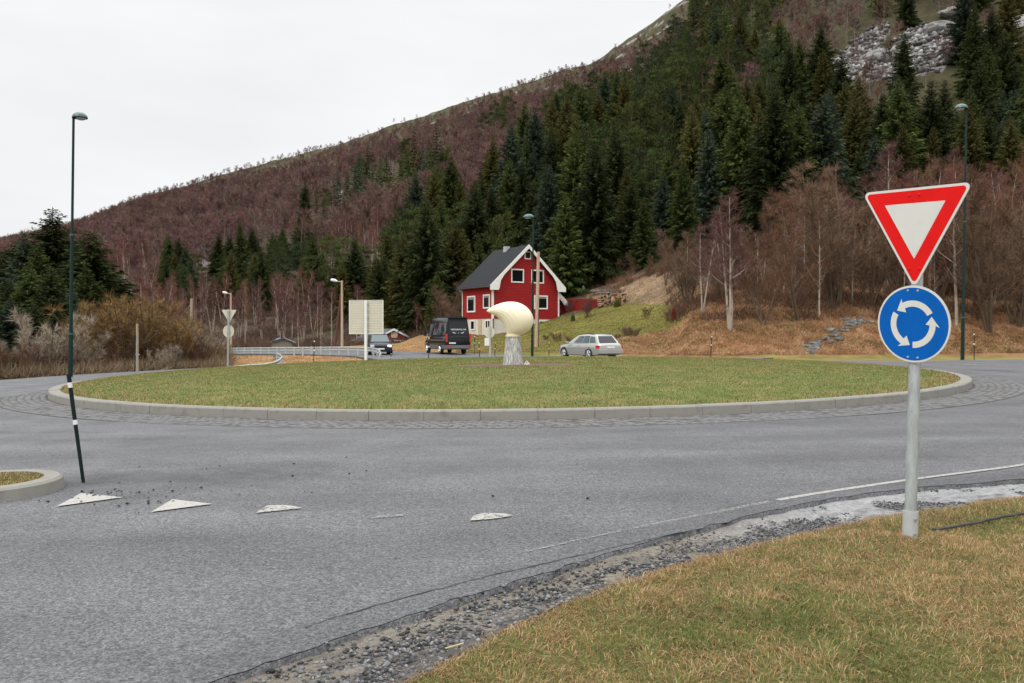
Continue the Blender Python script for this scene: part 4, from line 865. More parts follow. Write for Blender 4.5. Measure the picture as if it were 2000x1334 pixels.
    for a, c in ((-.025, .14), (Wd-.14, Wd+.025)):
        b = MB(); b.box(a, c, -.03, .14, zf-.1, ze+.05); b.build('corner_board', M['white'], s)
    b = MB(); b.box(Wd/2+.2-2.0, Wd/2-1.35, 2.6, 3.15, zr-1.5, zr+.55); ch = MB(); ch.box(Wd/2-.45, Wd/2+.05, 3.2, 3.7, zr-.3, zr+.28); c_ = ch.build('chimney', M['galv_dull'], s)
    def win(front, r, fw=.13, cur=False, nm='window', cross=False):
        f = uz if front else vz; a0, z1 = f(r[0], r[1]); a1, _ = f(r[2], r[1]); z0 = f((r[0]+r[2])/2, r[3])[1]; z1 = f((r[0]+r[2])/2, r[1])[1]
        if a0 > a1: a0, a1 = a1, a0
        def bx(m, u0, u1, d0, d1, w0, w1): m.box(u0, u1, -d1, -d0, w0, w1) if front else m.box(-d1, -d0, u0, u1, w0, w1)
        b = MB(); bx(b, a0, a1, .0, .05, z1-fw, z1); bx(b, a0, a1, .0, .05, z0, z0+fw); bx(b, a0, a0+fw, .002, .048, z0+fw, z1-fw); bx(b, a1-fw, a1, .002, .048, z0+fw, z1-fw)
        if cross: bx(b, (a0+a1)/2-.04, (a0+a1)/2+.04, .004, .045, z0+fw, z1-fw)
        w_ = b.build(nm, M['white'], s)
        g = MB(); bx(g, a0+fw, a1-fw, .006, .012, z0+fw, z1-fw); g.build('pane', M['window'], w_)
        if cur:
            g = MB(); bx(g, a0+fw, a0+fw+(a1-a0)*.16, .013, .016, z0+fw, z1-fw); bx(g, a0+fw, a1-fw, .017, .02, z1-fw-(z1-z0)*.14, z1-fw); g.build('curtain', M['curtain'], w_)
    win(True, (998, 525.3, 1023, 552.3)); win(True, (1037.5, 527, 1062, 553.8)); win(True, (1024.3, 491.5, 1037, 506.5), .1); win(True, (1043, 577, 1069.5, 604), .13, True)
    win(False, (912.8, 578, 928.7, 610), .14, True); win(False, (944, 575, 957.3, 602.5), .13, True); win(False, (919, 625.5, 927.5, 645), .12); win(False, (948, 625, 958, 642), .1, cross=True); win(True, (1052, 626, 1068, 638), .1)
    v0, z1 = vz(940, 624); v1, _ = vz(933.5, 624); z0 = vz(937, 655)[1]; b = MB(); b.box(-.03, .0, v0, v1, z0, z1); d = b.build('door', mat('cream_door', (.5, .42, .28), .6, var=.1), s); b = MB(); b.box(-.06, -.03, v0+.08, v0+.14, z0+1, z0+1.05); b.build('handle', M['galv_dull'], d)
    # lean-to on the right
    b = MB(); b.box(Wd+.03, Wd+1.1, 1.2, Ln, zf-.6, ze-1.7); b.build('annex_wall', M['clad'], s)
    b = MB(); V = [(Wd-.0, .5, ze-.55), (Wd+1.5, .5, ze-1.85), (Wd+1.5, Ln, ze-1.85), (Wd, Ln, ze-.55)]; V2 = [(a, c, d-.12) for a, c, d in V]; b.add(V+V2, [(0, 1, 2, 3), (4, 7, 6, 5), (0, 4, 5, 1), (1, 5, 6, 2), (2, 6, 7, 3)]); b.build('annex_roof', M['roof'], s)
    b = MB(); V = [(Wd+.03, .44, ze-.5), (Wd+1.55, .44, ze-1.8), (Wd+1.55, .44, ze-2.1), (Wd+1.0, .44, ze-2.05), (Wd+.03, .44, ze-.95)]; V += [(a, .5, c) for a, _, c in V]; b.add(V, [(4, 3, 2, 1, 0), (5, 6, 7, 8, 9)]+[(i, (i+1) % 5, 5+(i+1) % 5, 5+i) for i in range(5)]); b.build('annex_bargeboard', M['white'], s)
house()
# red board fence right of the house
def red_fence():
    pa = Vector(at(1096, 615, 86)); pb = Vector(at(1170, 600, 82)); za = at(1096, 583, 86)[2]; zb2 = at(1170, 585, 82)[2]
    s = empty('board_fence', (pa.x, pa.y, 0), 0, 'red vertical board fence running right from the house', 'fence'); d = (pb-pa); n = int(d.length/.14); mb = MB()
    for i in range(n):
        f = i/n; p = d*f; z1 = za+(zb2-za)*f; z0 = float(terr(pa.x+p.x, pa.y+p.y))-.2; mb.box(p.x, p.x+.12, p.y, p.y+.025, z0, z1+.03*(i % 2))
    mb.build('boards', M['clad_v'], s); r = MB(); r.tube([(0, .05, za-.2), (d.x, d.y+.05, zb2-.2)], .04, 4); r.build('rail', M['clad_v'], s)
    b = MB(); P = [hitp(p, q, 60) for p, q in ((1098, 621), (1112, 612), (1130, 607))]
red_fence()
def garage():
    x, y, _ = at(771, 680, 95); z = -.2; s = empty('red_garage', (x, y, z), R_(-8), 'low red garage with a grey roof and white trim behind the dark car', 'garage')
    k = 95/F; ap = at(771, 642, 95)[2]-z; ev = at(771, 663, 95)[2]-z; hw = 2.3
    b = MB(); V = [(-hw+.25, 0, -.5), (hw-.25, 0, -.5), (hw-.25, 0, ev), (0, 0, ap-.15), (-hw+.25, 0, ev)]; V += [(a, 5, c) for a, _, c in V]; b.add(V, [(0, 1, 2, 3, 4), (9, 8, 7, 6, 5), (0, 4, 9, 5), (1, 6, 7, 2)]); b.box(-5.2, -hw+.24, 1.2, 4.6, -.5, ev-.1); b.build('red_wall', M['clad_v'], s)
    for sg in (-1, 1):
        b = MB(); V = [(0, -.3, ap), (sg*(hw+.15), -.3, ev-.05), (sg*(hw+.15), 5.3, ev-.05), (0, 5.3, ap)]; V2 = [(a, c, d-.1) for a, c, d in V]; b.add(V+V2, [(0, 1, 2, 3), (4, 7, 6, 5), (0, 4, 5, 1), (1, 5, 6, 2), (2, 6, 7, 3)]); b.build('roof_slope', M['roof_grey'], s)
        b = MB(); V = [(0, -.36, ap+.04), (sg*(hw+.2), -.36, ev-.02), (sg*(hw+.2), -.36, ev-.2), (0, -.36, ap-.2)]; V += [(a, -.31, c) for a, _, c in V]; b.add(V, [(0, 1, 2, 3), (7, 6, 5, 4), (0, 4, 5, 1), (2, 6, 7, 3), (1, 5, 6, 2)]); b.build('bargeboard', M['white'], s)
    b = MB(); b.box(-hw+.3, hw-.3, -.06, 0, ev-.22, ev-.06); b.build('white_beam', M['white'], s)
    b = MB(); b.box(-1.6, 1.6, -.03, .0, -.3, ev-.3); d = b.build('garage_door', mat('dark_red_door', (.10, .012, .012), .6, var=.2), s)
    b = MB(); b.box(-.42, .32, -.05, 0, ev+.22, ev+.85); w_ = b.build('window', M['white'], s); b = MB(); b.box(-.36, .26, -.06, -.051, ev+.28, ev+.79); b.build('pane', mat('painted_lit_pane', (.62, .5, .32), .7, var=.1), w_)  # lit look of the window is put into the pale pane colour
    b = MB(); V = [(-5.5, .6, ev-.15), (-.6, .6, ev-.15), (-.6, 3, ap+.02), (-3.6, 3, ap+.02), (-5.5, 5.2, ev-.15), (-.6, 5.2, ev-.15)]; b.add(V, [(0, 1, 2, 3), (3, 2, 5, 4), (0, 3, 4), (0, 4, 5, 1)]); b.build('wing_roof', M['roof_grey'], s)
    b = MB(); b.box(-5.52, -2.1, .52, .6, ev-.22, ev-.1); b.build('gutter', M['white'], s)
M['roof_grey'] = mat('grey_roof_sheet', (.11, .12, .125), .6, var=.15, scale=2)
garage()
def shed():
    x, y, _ = at(552, 690, 77); z = -.1; s = empty('grey_shed', (x, y, z), R_(12), 'small weathered grey shed behind the guard rail', 'shed'); k = 77/F
    zt = at(552, 667, 77)[2]-z; ap = at(552, 659.5, 77)[2]-z; b = MB(); V = [(-.95, 0, -.3), (.85, 0, -.3), (.85, 0, zt-.05), (.1, 0, ap-.08), (-.95, 0, zt)]; V += [(a, 1.8, c) for a, _, c in V]; b.add(V, [(0, 1, 2, 3, 4), (9, 8, 7, 6, 5), (0, 4, 9, 5), (1, 6, 7, 2)]); b.build('wall', M['wood_grey'], s)
    b = MB(); V = [(.1, -.25, ap), (1.15, -.25, zt-.1), (1.15, 2, zt-.1), (.1, 2, ap)]; b.add(V+[(a, c, d-.07) for a, c, d in V], [(0, 1, 2, 3), (4, 7, 6, 5), (0, 4, 5, 1), (1, 5, 6, 2)]); b.build('roof_slope', M['roof_grey'], s)
    b = MB(); V = [(.1, -.25, ap), (-1.15, -.25, zt), (-1.15, 2, zt), (.1, 2, ap)]; b.add(V+[(a, c, d-.07) for a, c, d in V], [(3, 2, 1, 0), (4, 5, 6, 7), (0, 1, 5, 4), (1, 2, 6, 5)]); b.build('roof_slope', M['roof_grey'], s)
    b = MB(); b.box(-.1, .6, -.03, 0, -.2, zt-.3); b.build('door', M['wood_grey'], s)
    b = MB(); b.tube([(-.75, .4, zt+.12), (-.45, .4, zt+.22), (-.4, .8, zt+.2)], [.1, .14, .1], 8); tag(b.build('blue_bucket', mat('blue_plastic', (.12, .25, .45), .4, var=.1)), 'small blue tub on the shed roof', 'tub').location = (x, y, z)
M['wood_grey'] = mat('weathered_boards', (.2, .185, .155), .9, var=.3, scale=3, stretch=(5, 5, .5)); shed()
# woodpiles, stones on the slope
def woodpile(px, py, Y, w, h, label, seed):
    x, y, z = hitp(px, py, 70); s = empty('log_stack', (x, y, z-.1), R_(12), label, 'log stack', 'stacked firewood in pallet frames'); g = random.Random(seed)
    lo = MB(); n = 0
    while n < 46:
        a, c = g.uniform(-w/2+.1, w/2-.1), g.uniform(.1, h-.12); lo.tube([(a, -.02-g.random()*.12, c), (a+g.uniform(-.05, .05), .9, c)], g.uniform(.05, .1), 7, m=0); n += 1
    lo.build('logs', mat('cut_logs', (.42, .25, .17), .9, var=.35, scale=6), s)
    fr = MB()
    for i in range(9): q = .02+i*.11; fr.box(w/2+.01, w/2+.03, q, q+.075, 0, h)
    for i in range(4): q = .15+i*(h-.2)/3; fr.box(w/2-.02, w/2+.005, 0, 1, q, q+.07)
    if seed == 1:
        for sg in (-1, 1): fr.tube([(-sg*w/2, -.17, .05), (sg*w/2, -.17, h-.05)], .04, 4)
    fr.build('pallet_frame', M['wood_pole'], s)
    c = MB(); c.box(-w/2-.1, w/2+.1, -.15, 1.1, h, h+.04); c.build('cover', M['galv_dull'], s)
woodpile(1182, 598, 84, 1.15, 1.35, 'firewood stack with a crossed brace right of the red fence', 1)
woodpile(1213, 594, 84, 1.05, 1.1, 'lower firewood stack in a slatted frame, right one', 2)
def boulder(name, p, s_, label, cat='boulder', seed=0, squash=(1, .8, .6), grp=None):
    g = random.Random(seed); bm = bmesh.new(); bmesh.ops.create_icosphere(bm, subdivisions=3, radius=1)
    for v in bm.verts:
        c = v.co; n = 1+.45*(float(fbm(np.array([c.x*1.3+seed*7]), np.array([c.y*1.3+c.z*1.7]), seed))-.5)+.25*(float(fbm(np.array([c.x*4+seed]), np.array([c.z*4+c.y*3]), seed+5))-.5); c *= n
        c.x *= squash[0]*s_; c.y *= squash[1]*s_; c.z *= squash[2]*s_
    me = bpy.data.meshes.new(name); bm.to_mesh(me); bm.free(); o = link(name, me, M['rock']); o.location = p; o.rotation_euler = (g.uniform(-.2, .2), g.uniform(-.3, .3), g.uniform(0, 3)); tag(o, label, cat, grp); return o
k = 0
M['wet_rock'] = mat('dark_stream_rock', (.10, .098, .09), .8, var=.5, scale=1.5, bump=.8, bscale=5, c2=(.2, .2, .185), thr=(.5, .62)); gr = random.Random(5)
for i in range(46):
    f = i/45; cx = 1578+f*112+gr.uniform(-13, 13); cy = 690-f*66+gr.uniform(-5, 5)-(18 if .3 < f < .7 else 0)*gr.random(); sz = gr.uniform(.12, .34)
    p = hitp(cx, cy, 45); k += 1; boulder('boulder', (p[0], p[1], p[2]+sz*.1), sz, 'grey rock in the stony stream bed on the right bank', 'boulder', k, (1.2, .85, .55), 'rocks of the stream bed on the bank').data.materials[0] = M['wet_rock']
k = 30
for i in range(26):
    px = 1148+i*1.9+random.uniform(-1, 1); py = 575-random.uniform(0, 5)-(i*.05); p = hitp(px, py, 84); k += 1; boulder('wall_stone', (p[0], p[1], p[2]+.15), random.uniform(.12, .25), 'grey stone of the low rubble wall above the red fence', 'stone', k, (1, .8, .8), 'stones of the rubble wall')
boulder('boulder', (lambda p: (p[0], p[1], p[2]+.5))(hitp(1140, 575, 84)), .5, 'pale upright stone left of the rubble wall', 'boulder', 99, (.35, .3, .9))
for px, py, sz in [(1835, 62, 3), (1960, 75, 4.5), (1990, 62, 4), (1740, 120, 3), (1715, 118, 3.2), (1870, 35, 3)]:
    p = hitp(px, py, 130); k += 1; boulder('boulder', p, sz, 'large pale crag among the scree high on the right slope', 'boulder', k, (1.3, .9, .6), 'crags in the scree')
def scree():
    q = []; 
    for _ in range(9000):
        px = rng.uniform(1580, 2010); py = rng.uniform(15, 180)
        if any(inpoly(np.array([px]), np.array([py]), s)[0] for s in SCREE): q.append((px, py))
    # intersect many sight lines at once
    Y = np.arange(120, 420, 1.5); q = np.array(q); ax = (q[:, 0]-1000)/F; d = FW[None]+ax[:, None]*np.array([1, 0, 0])+((667-q[:, 1])/F)[:, None]*UP[None]; d = d/d[:, 1:2]
    X = d[:, 0:1]*Y[None]; Z = CH+d[:, 2:3]*Y[None]; hit = terr(X, np.broadcast_to(Y, X.shape)) >= Z; j = hit.argmax(1); x = X[np.arange(len(q)), j]; y = Y[j]; z = terr(x, y)
    stones('scree', np.stack([x, y], 1), z, .22+.75*rng.random(len(x))**3, 'pale grey scree field high on the right slope', cat='scree', flat=.85, base=(.25, .245, .235))
scree()
# ------------------------------------------------------------------ vehicles (x forward, y left, z up)
M['silver'] = mat('silver_car_paint', (.40, .40, .375), .3, .45, var=.04, scale=2, coat=.8); M['black_paint'] = mat('black_van_paint', (.006, .0065, .007), .2, var=.1, spec=.35)
M['van_silver'] = mat('van_lower_silver', (.16, .165, .17), .4, .3); M['navy'] = mat('dark_blue_car_paint', (.010, .014, .024), .3, .1, var=.05, spec=.35)
M['tint'] = mat('tinted_glass', (.008, .011, .012), .05, var=.02, spec=.45); M['van_glass'] = mat('side_glass_painted_reflection', (.14, .16, .17), .08, var=.3, scale=1, c2=(.02, .025, .03), thr=(.45, .55)); M['tint_light'] = mat('car_window_glass', (.05, .08, .085), .06, var=.02, spec=.6); M['tail'] = mat('tail_lamp', (.55, .01, .01), .2, coat=1); M['plate'] = mat('number_plate', (.7, .7, .66), .5); M['lens'] = mat('headlamp_lens', (.7, .72, .75), .1, coat=1); M['lamp_on'] = mat('lit_lamp_lens', (.9, .9, .85), .2); _b = M['lamp_on'].node_tree.nodes['Principled BSDF']; _b.inputs['Emission Color'].default_value = (1, .93, .8, 1); _b.inputs['Emission Strength'].default_value = 1.2  # van side glass: reflections painted into the colour as pale grey patches
def vehicle(name, loc, head, label, cat, paint, stations, gh, glass, wheels, wr, extras, lower=None, wb=.2):
    """stations: (x, halfwidth, z_bottom, z_belt) ; gh: greenhouse (xb_rear, xb_front, z_belt, w_belt, xt_rear, xt_front, z_roof, w_roof)"""
    s = empty(name, loc, math.atan2(head[1], head[0]), label, cat)
    b = MB(); V = []; n = 0
    for x, w_, z0, z1 in stations:
        h = z1-z0; half = [(w_*.80, z0), (w_*.955, z0+h*.06), (w_*.99, z0+h*.32), (w_, z0+h*.58), (w_*.975, z0+h*.82), (w_*.90, z0+h*.97), (w_*.6, z1+.01), (0, z1+.025)]
        ring = [(x, -a, c) for a, c in half]+[(x, a, c) for a, c in half[-2::-1]]; n = len(ring); V += ring
    m = len(stations); Fc = [(i*n+j, i*n+(j+1) % n, (i+1)*n+(j+1) % n, (i+1)*n+j) for i in range(m-1) for j in range(n)]+[tuple(range(n))[::-1], tuple((m-1)*n+j for j in range(n))]
    b.add(V, Fc); o = b.build('body', [paint] if lower is None else [paint, lower], s); bm = bmesh.new(); bm.from_mesh(o.data); bmesh.ops.recalc_face_normals(bm, faces=bm.faces)
    if lower is not None:
        for f in bm.faces:
            if f.calc_center_median().z < stations[3][2]+(stations[3][3]-stations[3][2])*.40: f.material_index = 1
    bm.to_mesh(o.data); bm.free(); o.data.shade_smooth(); o.data.set_sharp_from_angle(angle=R_(35))
    xr, xf, zb, wb_, tr, tf, zt, wt = gh
    g = MB(); NX = 10; V = []
    def gp_(f, t, side):       # f along (0 rear..1 front), t up
        xb = xr+(xf-xr)*f; xt = tr+(tf-tr)*f; wv = 1-.10*abs(2*f-1)**3; bow = .07*sin(pi*f)*t
        x = xb+(xt-xb)*t; w_ = (wb_+(wt-wb_)*t**1.3)*wv; return Vector((x, side*w_, zb+(zt-zb)*t+bow*.6*(t > .5)))
    for i in range(NX+1):
        f = i/NX; L = [gp_(f, t, 1) for t in (0, .35, .7, .93)]+[gp_(f, 1, .93)]+[gp_(f, 1, .5)+Vector((0, 0, .025))]; Rr = [gp_(f, 1, 0)+Vector((0, 0, .03))]+[Vector((p.x, -p.y, p.z)) for p in L[::-1]]; ring = L+Rr; n = len(ring); V += [tuple(p) for p in ring]
    g.add(V, [(i*n+j, (i+1)*n+j, (i+1)*n+j+1, i*n+j+1) for i in range(NX) for j in range(n-1)]+[tuple(range(n)), tuple(NX*n+j for j in range(n))[::-1]])
    gc = g.build('roof_and_pillars', paint, s); bm = bmesh.new(); bm.from_mesh(gc.data); bmesh.ops.recalc_face_normals(bm, faces=bm.faces); bm.to_mesh(gc.data); bm.free(); gc.data.shade_smooth(); gc.data.set_sharp_from_angle(angle=R_(45))
    for side in (1, -1):
        for (f0, f1, t0, t1) in glass['side']:
            q = MB(); K = 6; V = []
            for i in range(K+1):
                f = f0+(f1-f0)*i/K
                for t in (t0, (t0+t1)/2, t1):
                    p = gp_(f, t, side); V.append((p.x, p.y+side*.012, p.z))
            q.add(V, [(i*3+j, (i+1)*3+j, (i+1)*3+j+1, i*3+j+1) for i in range(K) for j in range(2)]); q.build('side_window', glass['m'], s)
    for end, (t0, t1, ww) in (('rear_window', glass['rear']), ('windscreen', glass['front'])):
        f = 0 if end == 'rear_window' else 1; dx = -.012 if f == 0 else .012; V = []
        for t in np.linspace(t0, t1, 4):
            for y in (-ww, -ww*.5, 0, ww*.5, ww):
                p = gp_(f, t, 1); V.append((p.x+dx+(.0), p.y*y, p.z+abs(dx)*.3))
        q = MB(); q.add(V, [(i*5+j, i*5+j+1, (i+1)*5+j+1, (i+1)*5+j) for i in range(3) for j in range(4)]); q.build(end, glass.get('m2', glass['m']), s)
    for (wx, wy, sd_) in wheels:
        arch = MB(); pts = [((wr+.07)*cos(a), (wr+.07)*sin(a)) for a in np.linspace(0, 2*pi, 28, endpoint=False)]
        T = Matrix.Translation((wx, sd_*(wy-.06), wr)) @ Matrix.Rotation(R_(90), 4, 'X'); 
        if sd_ > 0: T = Matrix.Translation((wx, wy+.006, wr)) @ Matrix.Rotation(R_(90), 4, 'X')
        else: T = Matrix.Translation((wx, -wy-.006+.2, wr)) @ Matrix.Rotation(R_(90), 4, 'X')
        arch.prism([(a, max(c, -.05)) for a, c in pts], T, .2); arch.build('wheel_arch', M['dark'], s)
        w_ = MB(); yy = sd_*(wy-.2); w_.tube([(wx, yy, wr), (wx, sd_*(wy+.0), wr), (wx, sd_*(wy+.02), wr)], [wr, wr, wr*.93], 28); wo_ = w_.build('wheel', M['rubber'], s, smooth=True)
        r = MB(); y1 = sd_*(wy+.026)
        for k in range(5):
            a = 2*pi*k/5; r.tube([(wx, y1, wr), (wx+wr*.62*cos(a), y1, wr+wr*.62*sin(a))], [.055, .035], 6)
        r.tube([(wx+wr*.64*cos(a), y1, wr+wr*.64*sin(a)) for a in np.linspace(0, 2*pi, 25)], .022, 6, cap=False); r.build('rim', M['chrome'], wo_)
    for nm, m, boxes in extras:
        q = MB()
        for bx_ in boxes: q.box(*bx_)
        q.build(nm, m, s, bevel=.012)
    return s
# silver estate, seen from rear left
vehicle('silver_estate_car', (4.72, 51.3, float(terr(4.9, 51.4))+.09), (-.47, .88), 'silver estate car driving away behind the island in front of the lawn', 'car', M['silver'],
    [(-2.42, .70, .42, .78), (-2.40, .80, .33, .86), (-2.30, .86, .27, .95), (-1.9, .905, .22, .97), (-1.2, .91, .20, .97), (0, .91, .20, .955), (.8, .91, .20, .93), (1.2, .90, .22, .90), (1.8, .87, .24, .84), (2.15, .82, .27, .76), (2.35, .70, .33, .66), (2.42, .55, .38, .55)],
    (-2.2, 1.12, .93, .84, -1.72, .18, 1.46, .62),
    {'m': M['tint_light'], 'm2': M['tint'], 'side': [(.06, .24, .12, .80), (.265, .50, .10, .84), (.525, .80, .10, .82)], 'rear': (.10, .86, .84), 'front': (.08, .9, .9)},
    [(1.42, .9, 1), (-1.38, .9, 1), (1.42, .9, -1), (-1.38, .9, -1)], .32,
    [('tail_lamp', M['tail'], [(-2.40, -2.10, .52, .885, .66, .84)]), ('tail_lamp', M['tail'], [(-2.40, -2.10, -.885, -.52, .66, .84)]), ('number_plate', M['plate'], [(-2.45, -2.41, -.27, .27, .66, .77)]), ('rear_bumper', M['silver'], [(-2.49, -2.2, -.84, .84, .36, .58)]), ('side_mirror', M['silver'], [(.80, .95, .92, 1.08, .93, 1.05)]), ('side_mirror', M['silver'], [(.80, .95, -1.08, -.92, .93, 1.05)]), ('roof_rail', M['dark'], [(-1.6, .1, .55, .58, 1.49, 1.53), (-1.6, .1, -.58, -.55, 1.49, 1.53)]), ('door_handle', M['chrome'], [(-.35, -.15, .905, .93, .80, .83), (.65, .85, .905, .93, .80, .83)])])
# black minibus
van = vehicle('black_minibus', (-5.1, 64.4, .02), (-.34, .94), 'black minibus with silver lower sides driving away past the red house', 'minibus', M['black_paint'],
    [(-3.40, .88, .42, 1.32), (-3.38, .93, .38, 1.35), (-3.2, .965, .36, 1.38), (-2.2, .98, .34, 1.38), (-1.0, .98, .34, 1.38), (0, .98, .34, 1.38), (1.2, .98, .34, 1.36), (2.1, .97, .34, 1.30), (2.7, .95, .36, 1.18), (3.2, .90, .38, 1.02), (3.42, .80, .42, .85), (3.46, .6, .48, .75)],
    (-3.34, 2.6, 1.34, .955, -3.12, 1.7, 2.68, .82),
    {'m': M['van_glass'], 'm2': M['tint'], 'side': [(.03, .24, .06, .74), (.25, .44, .06, .74), (.45, .64, .06, .74), (.68, .92, .02, .7)], 'rear': (.12, .82, .86), 'front': (.05, .8, .92)},
    [(2.2, .97, 1), (-1.75, .97, 1), (2.2, .97, -1), (-1.75, .97, -1)], .35,
    [('tail_lamp', M['tail'], [(-3.42, -3.2, .84, .955, .92, 1.5)]), ('tail_lamp', M['tail'], [(-3.42, -3.2, -.955, -.84, .92, 1.5)]), ('number_plate', M['plate'], [(-3.45, -3.40, .22, .72, .78, .89)]), ('rear_bumper', M['van_silver'], [(-3.56, -3.2, -.93, .93, .44, .68)]), ('red_reflector', M['tail'], [(-3.575, -3.5, .6, .92, .58, .66)]), ('red_reflector', M['tail'], [(-3.575, -3.5, -.92, -.6, .58, .66)]), ('trim_strip', M['van_silver'], [(-3.0, 2.9, .97, .995, 1.0, 1.07)]), ('side_mirror', M['dark'], [(2.15, 2.35, 1.02, 1.25, 1.35, 1.75)]), ('side_mirror', M['dark'], [(2.15, 2.35, -1.25, -1.02, 1.35, 1.75)]), ('roof_unit', M['dark'], [(-2.7, -1.5, -.5, .5, 2.73, 2.86)]), ('roof_unit', M['dark'], [(.1, 1.2, -.45, .45, 2.73, 2.85)]), ('rear_spoiler', M['black_paint'], [(-3.3, -3.0, -.72, .72, 2.66, 2.76)])], lower=M['van_silver'])
me = text_mesh('westauto.no', .235); me.materials.append(M['white_sign']); o = bpy.data.objects.new('lettering', me); col.objects.link(o); o.parent = van
# rear face: text plane facing -x ; right-reading from behind means local x runs toward -y
sl2 = math.atan2(.22, 1.34); o.matrix_local = Matrix.Translation((-3.30, -.02, 1.86)) @ Matrix(((0, sin(sl2), -cos(sl2), 0), (-1, 0, 0, 0), (0, cos(sl2), sin(sl2), 0), (0, 0, 0, 1)))
q = MB(); T0 = Matrix.Translation((-3.345, 0, 1.58)) @ Matrix(((0, sin(sl2), -cos(sl2), 0), (-1, 0, 0, 0), (0, cos(sl2), sin(sl2), 0), (0, 0, 0, 1)))
for sg in (-1, 1): q.prism([(sg*.16, .0), (sg*.30, .05), (sg*.46, .10), (sg*.40, .0), (sg*.27, -.045)][::sg], T0, .006)
q.prism([(.05*cos(a)*(1 if i % 2 else .4), .05*sin(a)*(1 if i % 2 else .4)) for i, a in enumerate(np.linspace(0, 2*pi, 12, endpoint=False))], T0, .006); q.build('emblem', M['galv_dull'], van)
# oncoming dark car
vehicle('dark_blue_car', (-9.98, 62.3, -.0), (.22, -.975), 'dark blue car with its headlamp lit coming along the road behind the guard rail', 'car', M['navy'],
    [(-2.05, .70, .42, .9), (-2.0, .80, .33, 1.0), (-1.8, .84, .27, 1.02), (-1.2, .86, .22, 1.0), (0, .87, .20, .97), (.7, .87, .20, .95), (1.1, .86, .22, .93), (1.6, .84, .24, .84), (1.9, .80, .27, .76), (2.05, .70, .33, .66), (2.1, .55, .38, .55)],
    (-1.95, 1.25, .93, .80, -1.5, .25, 1.52, .60),
    {'m': M['tint_light'], 'side': [(.04, .28, .12, .82), (.3, .55, .10, .84), (.58, .86, .10, .82)], 'rear': (.1, .85, .84), 'front': (.06, .9, .92)},
    [(1.3, .85, 1), (-1.25, .85, 1), (1.3, .85, -1), (-1.25, .85, -1)], .31,
    [('headlamp', M['lamp_on'], [(1.85, 2.07, .48, .76, .58, .74)]), ('headlamp', M['lens'], [(1.85, 2.07, -.76, -.48, .58, .74)]), ('grille', M['dark'], [(1.95, 2.12, -.4, .4, .55, .68)]), ('front_bumper', M['navy'], [(1.8, 2.16, -.78, .78, .26, .46)]), ('number_plate', M['plate'], [(2.15, 2.18, -.26, .26, .40, .50)]), ('side_mirror', M['navy'], [(.85, .98, .86, 1.02, .95, 1.07)]), ('side_mirror', M['navy'], [(.85, .98, -1.02, -.86, .95, 1.07)])])
# ------------------------------------------------------------------ vegetation generators (numpy triangles)
def tube_np(p0, p1, r0, r1, n=5):
    p0 = np.array(p0); p1 = np.array(p1); d = p1-p0; d = d/(np.linalg.norm(d)+1e-9); ref = np.array([0, 0, 1.]) if abs(d[2]) < .9 else np.array([1., 0, 0]); a = np.cross(d, ref); a /= np.linalg.norm(a); b = np.cross(a, d)
    t = np.arange(n)*2*pi/n; c = np.cos(t)[:, None]*a+np.sin(t)[:, None]*b; V = np.vstack([p0+c*r0, p1+c*r1]); i = np.arange(n); j = (i+1) % n
    return V, np.vstack([np.stack([i, j, j+n], 1), np.stack([i, j+n, i+n], 1)])
class Acc:
    def __init__(s): s.V = []; s.T = []; s.C = []; s.n = 0
    def add(s, V, T, C):
        s.V.append(V); s.T.append(T+s.n); s.C.append(np.broadcast_to(C, (len(V), 3))); s.n += len(V)
    def get(s): return np.vstack(s.V), np.vstack(s.T), np.vstack(s.C)
def flat_twigs(P, D, L, wd, g):          # one narrow triangle per twig
    n = len(P); R = g.normal(size=(n, 3)); S = np.cross(D, R); S /= np.linalg.norm(S, axis=1)[:, None]+1e-9
    V = np.empty((n, 3, 3)); V[:, 0] = P-S*(wd/2)[:, None]; V[:, 1] = P+S*(wd/2)[:, None]; V[:, 2] = P+D*L[:, None]
    return V.reshape(-1, 3), np.arange(n*3).reshape(n, 3)
def unit(v): return v/(np.linalg.norm(v, axis=-1, keepdims=True)+1e-9)
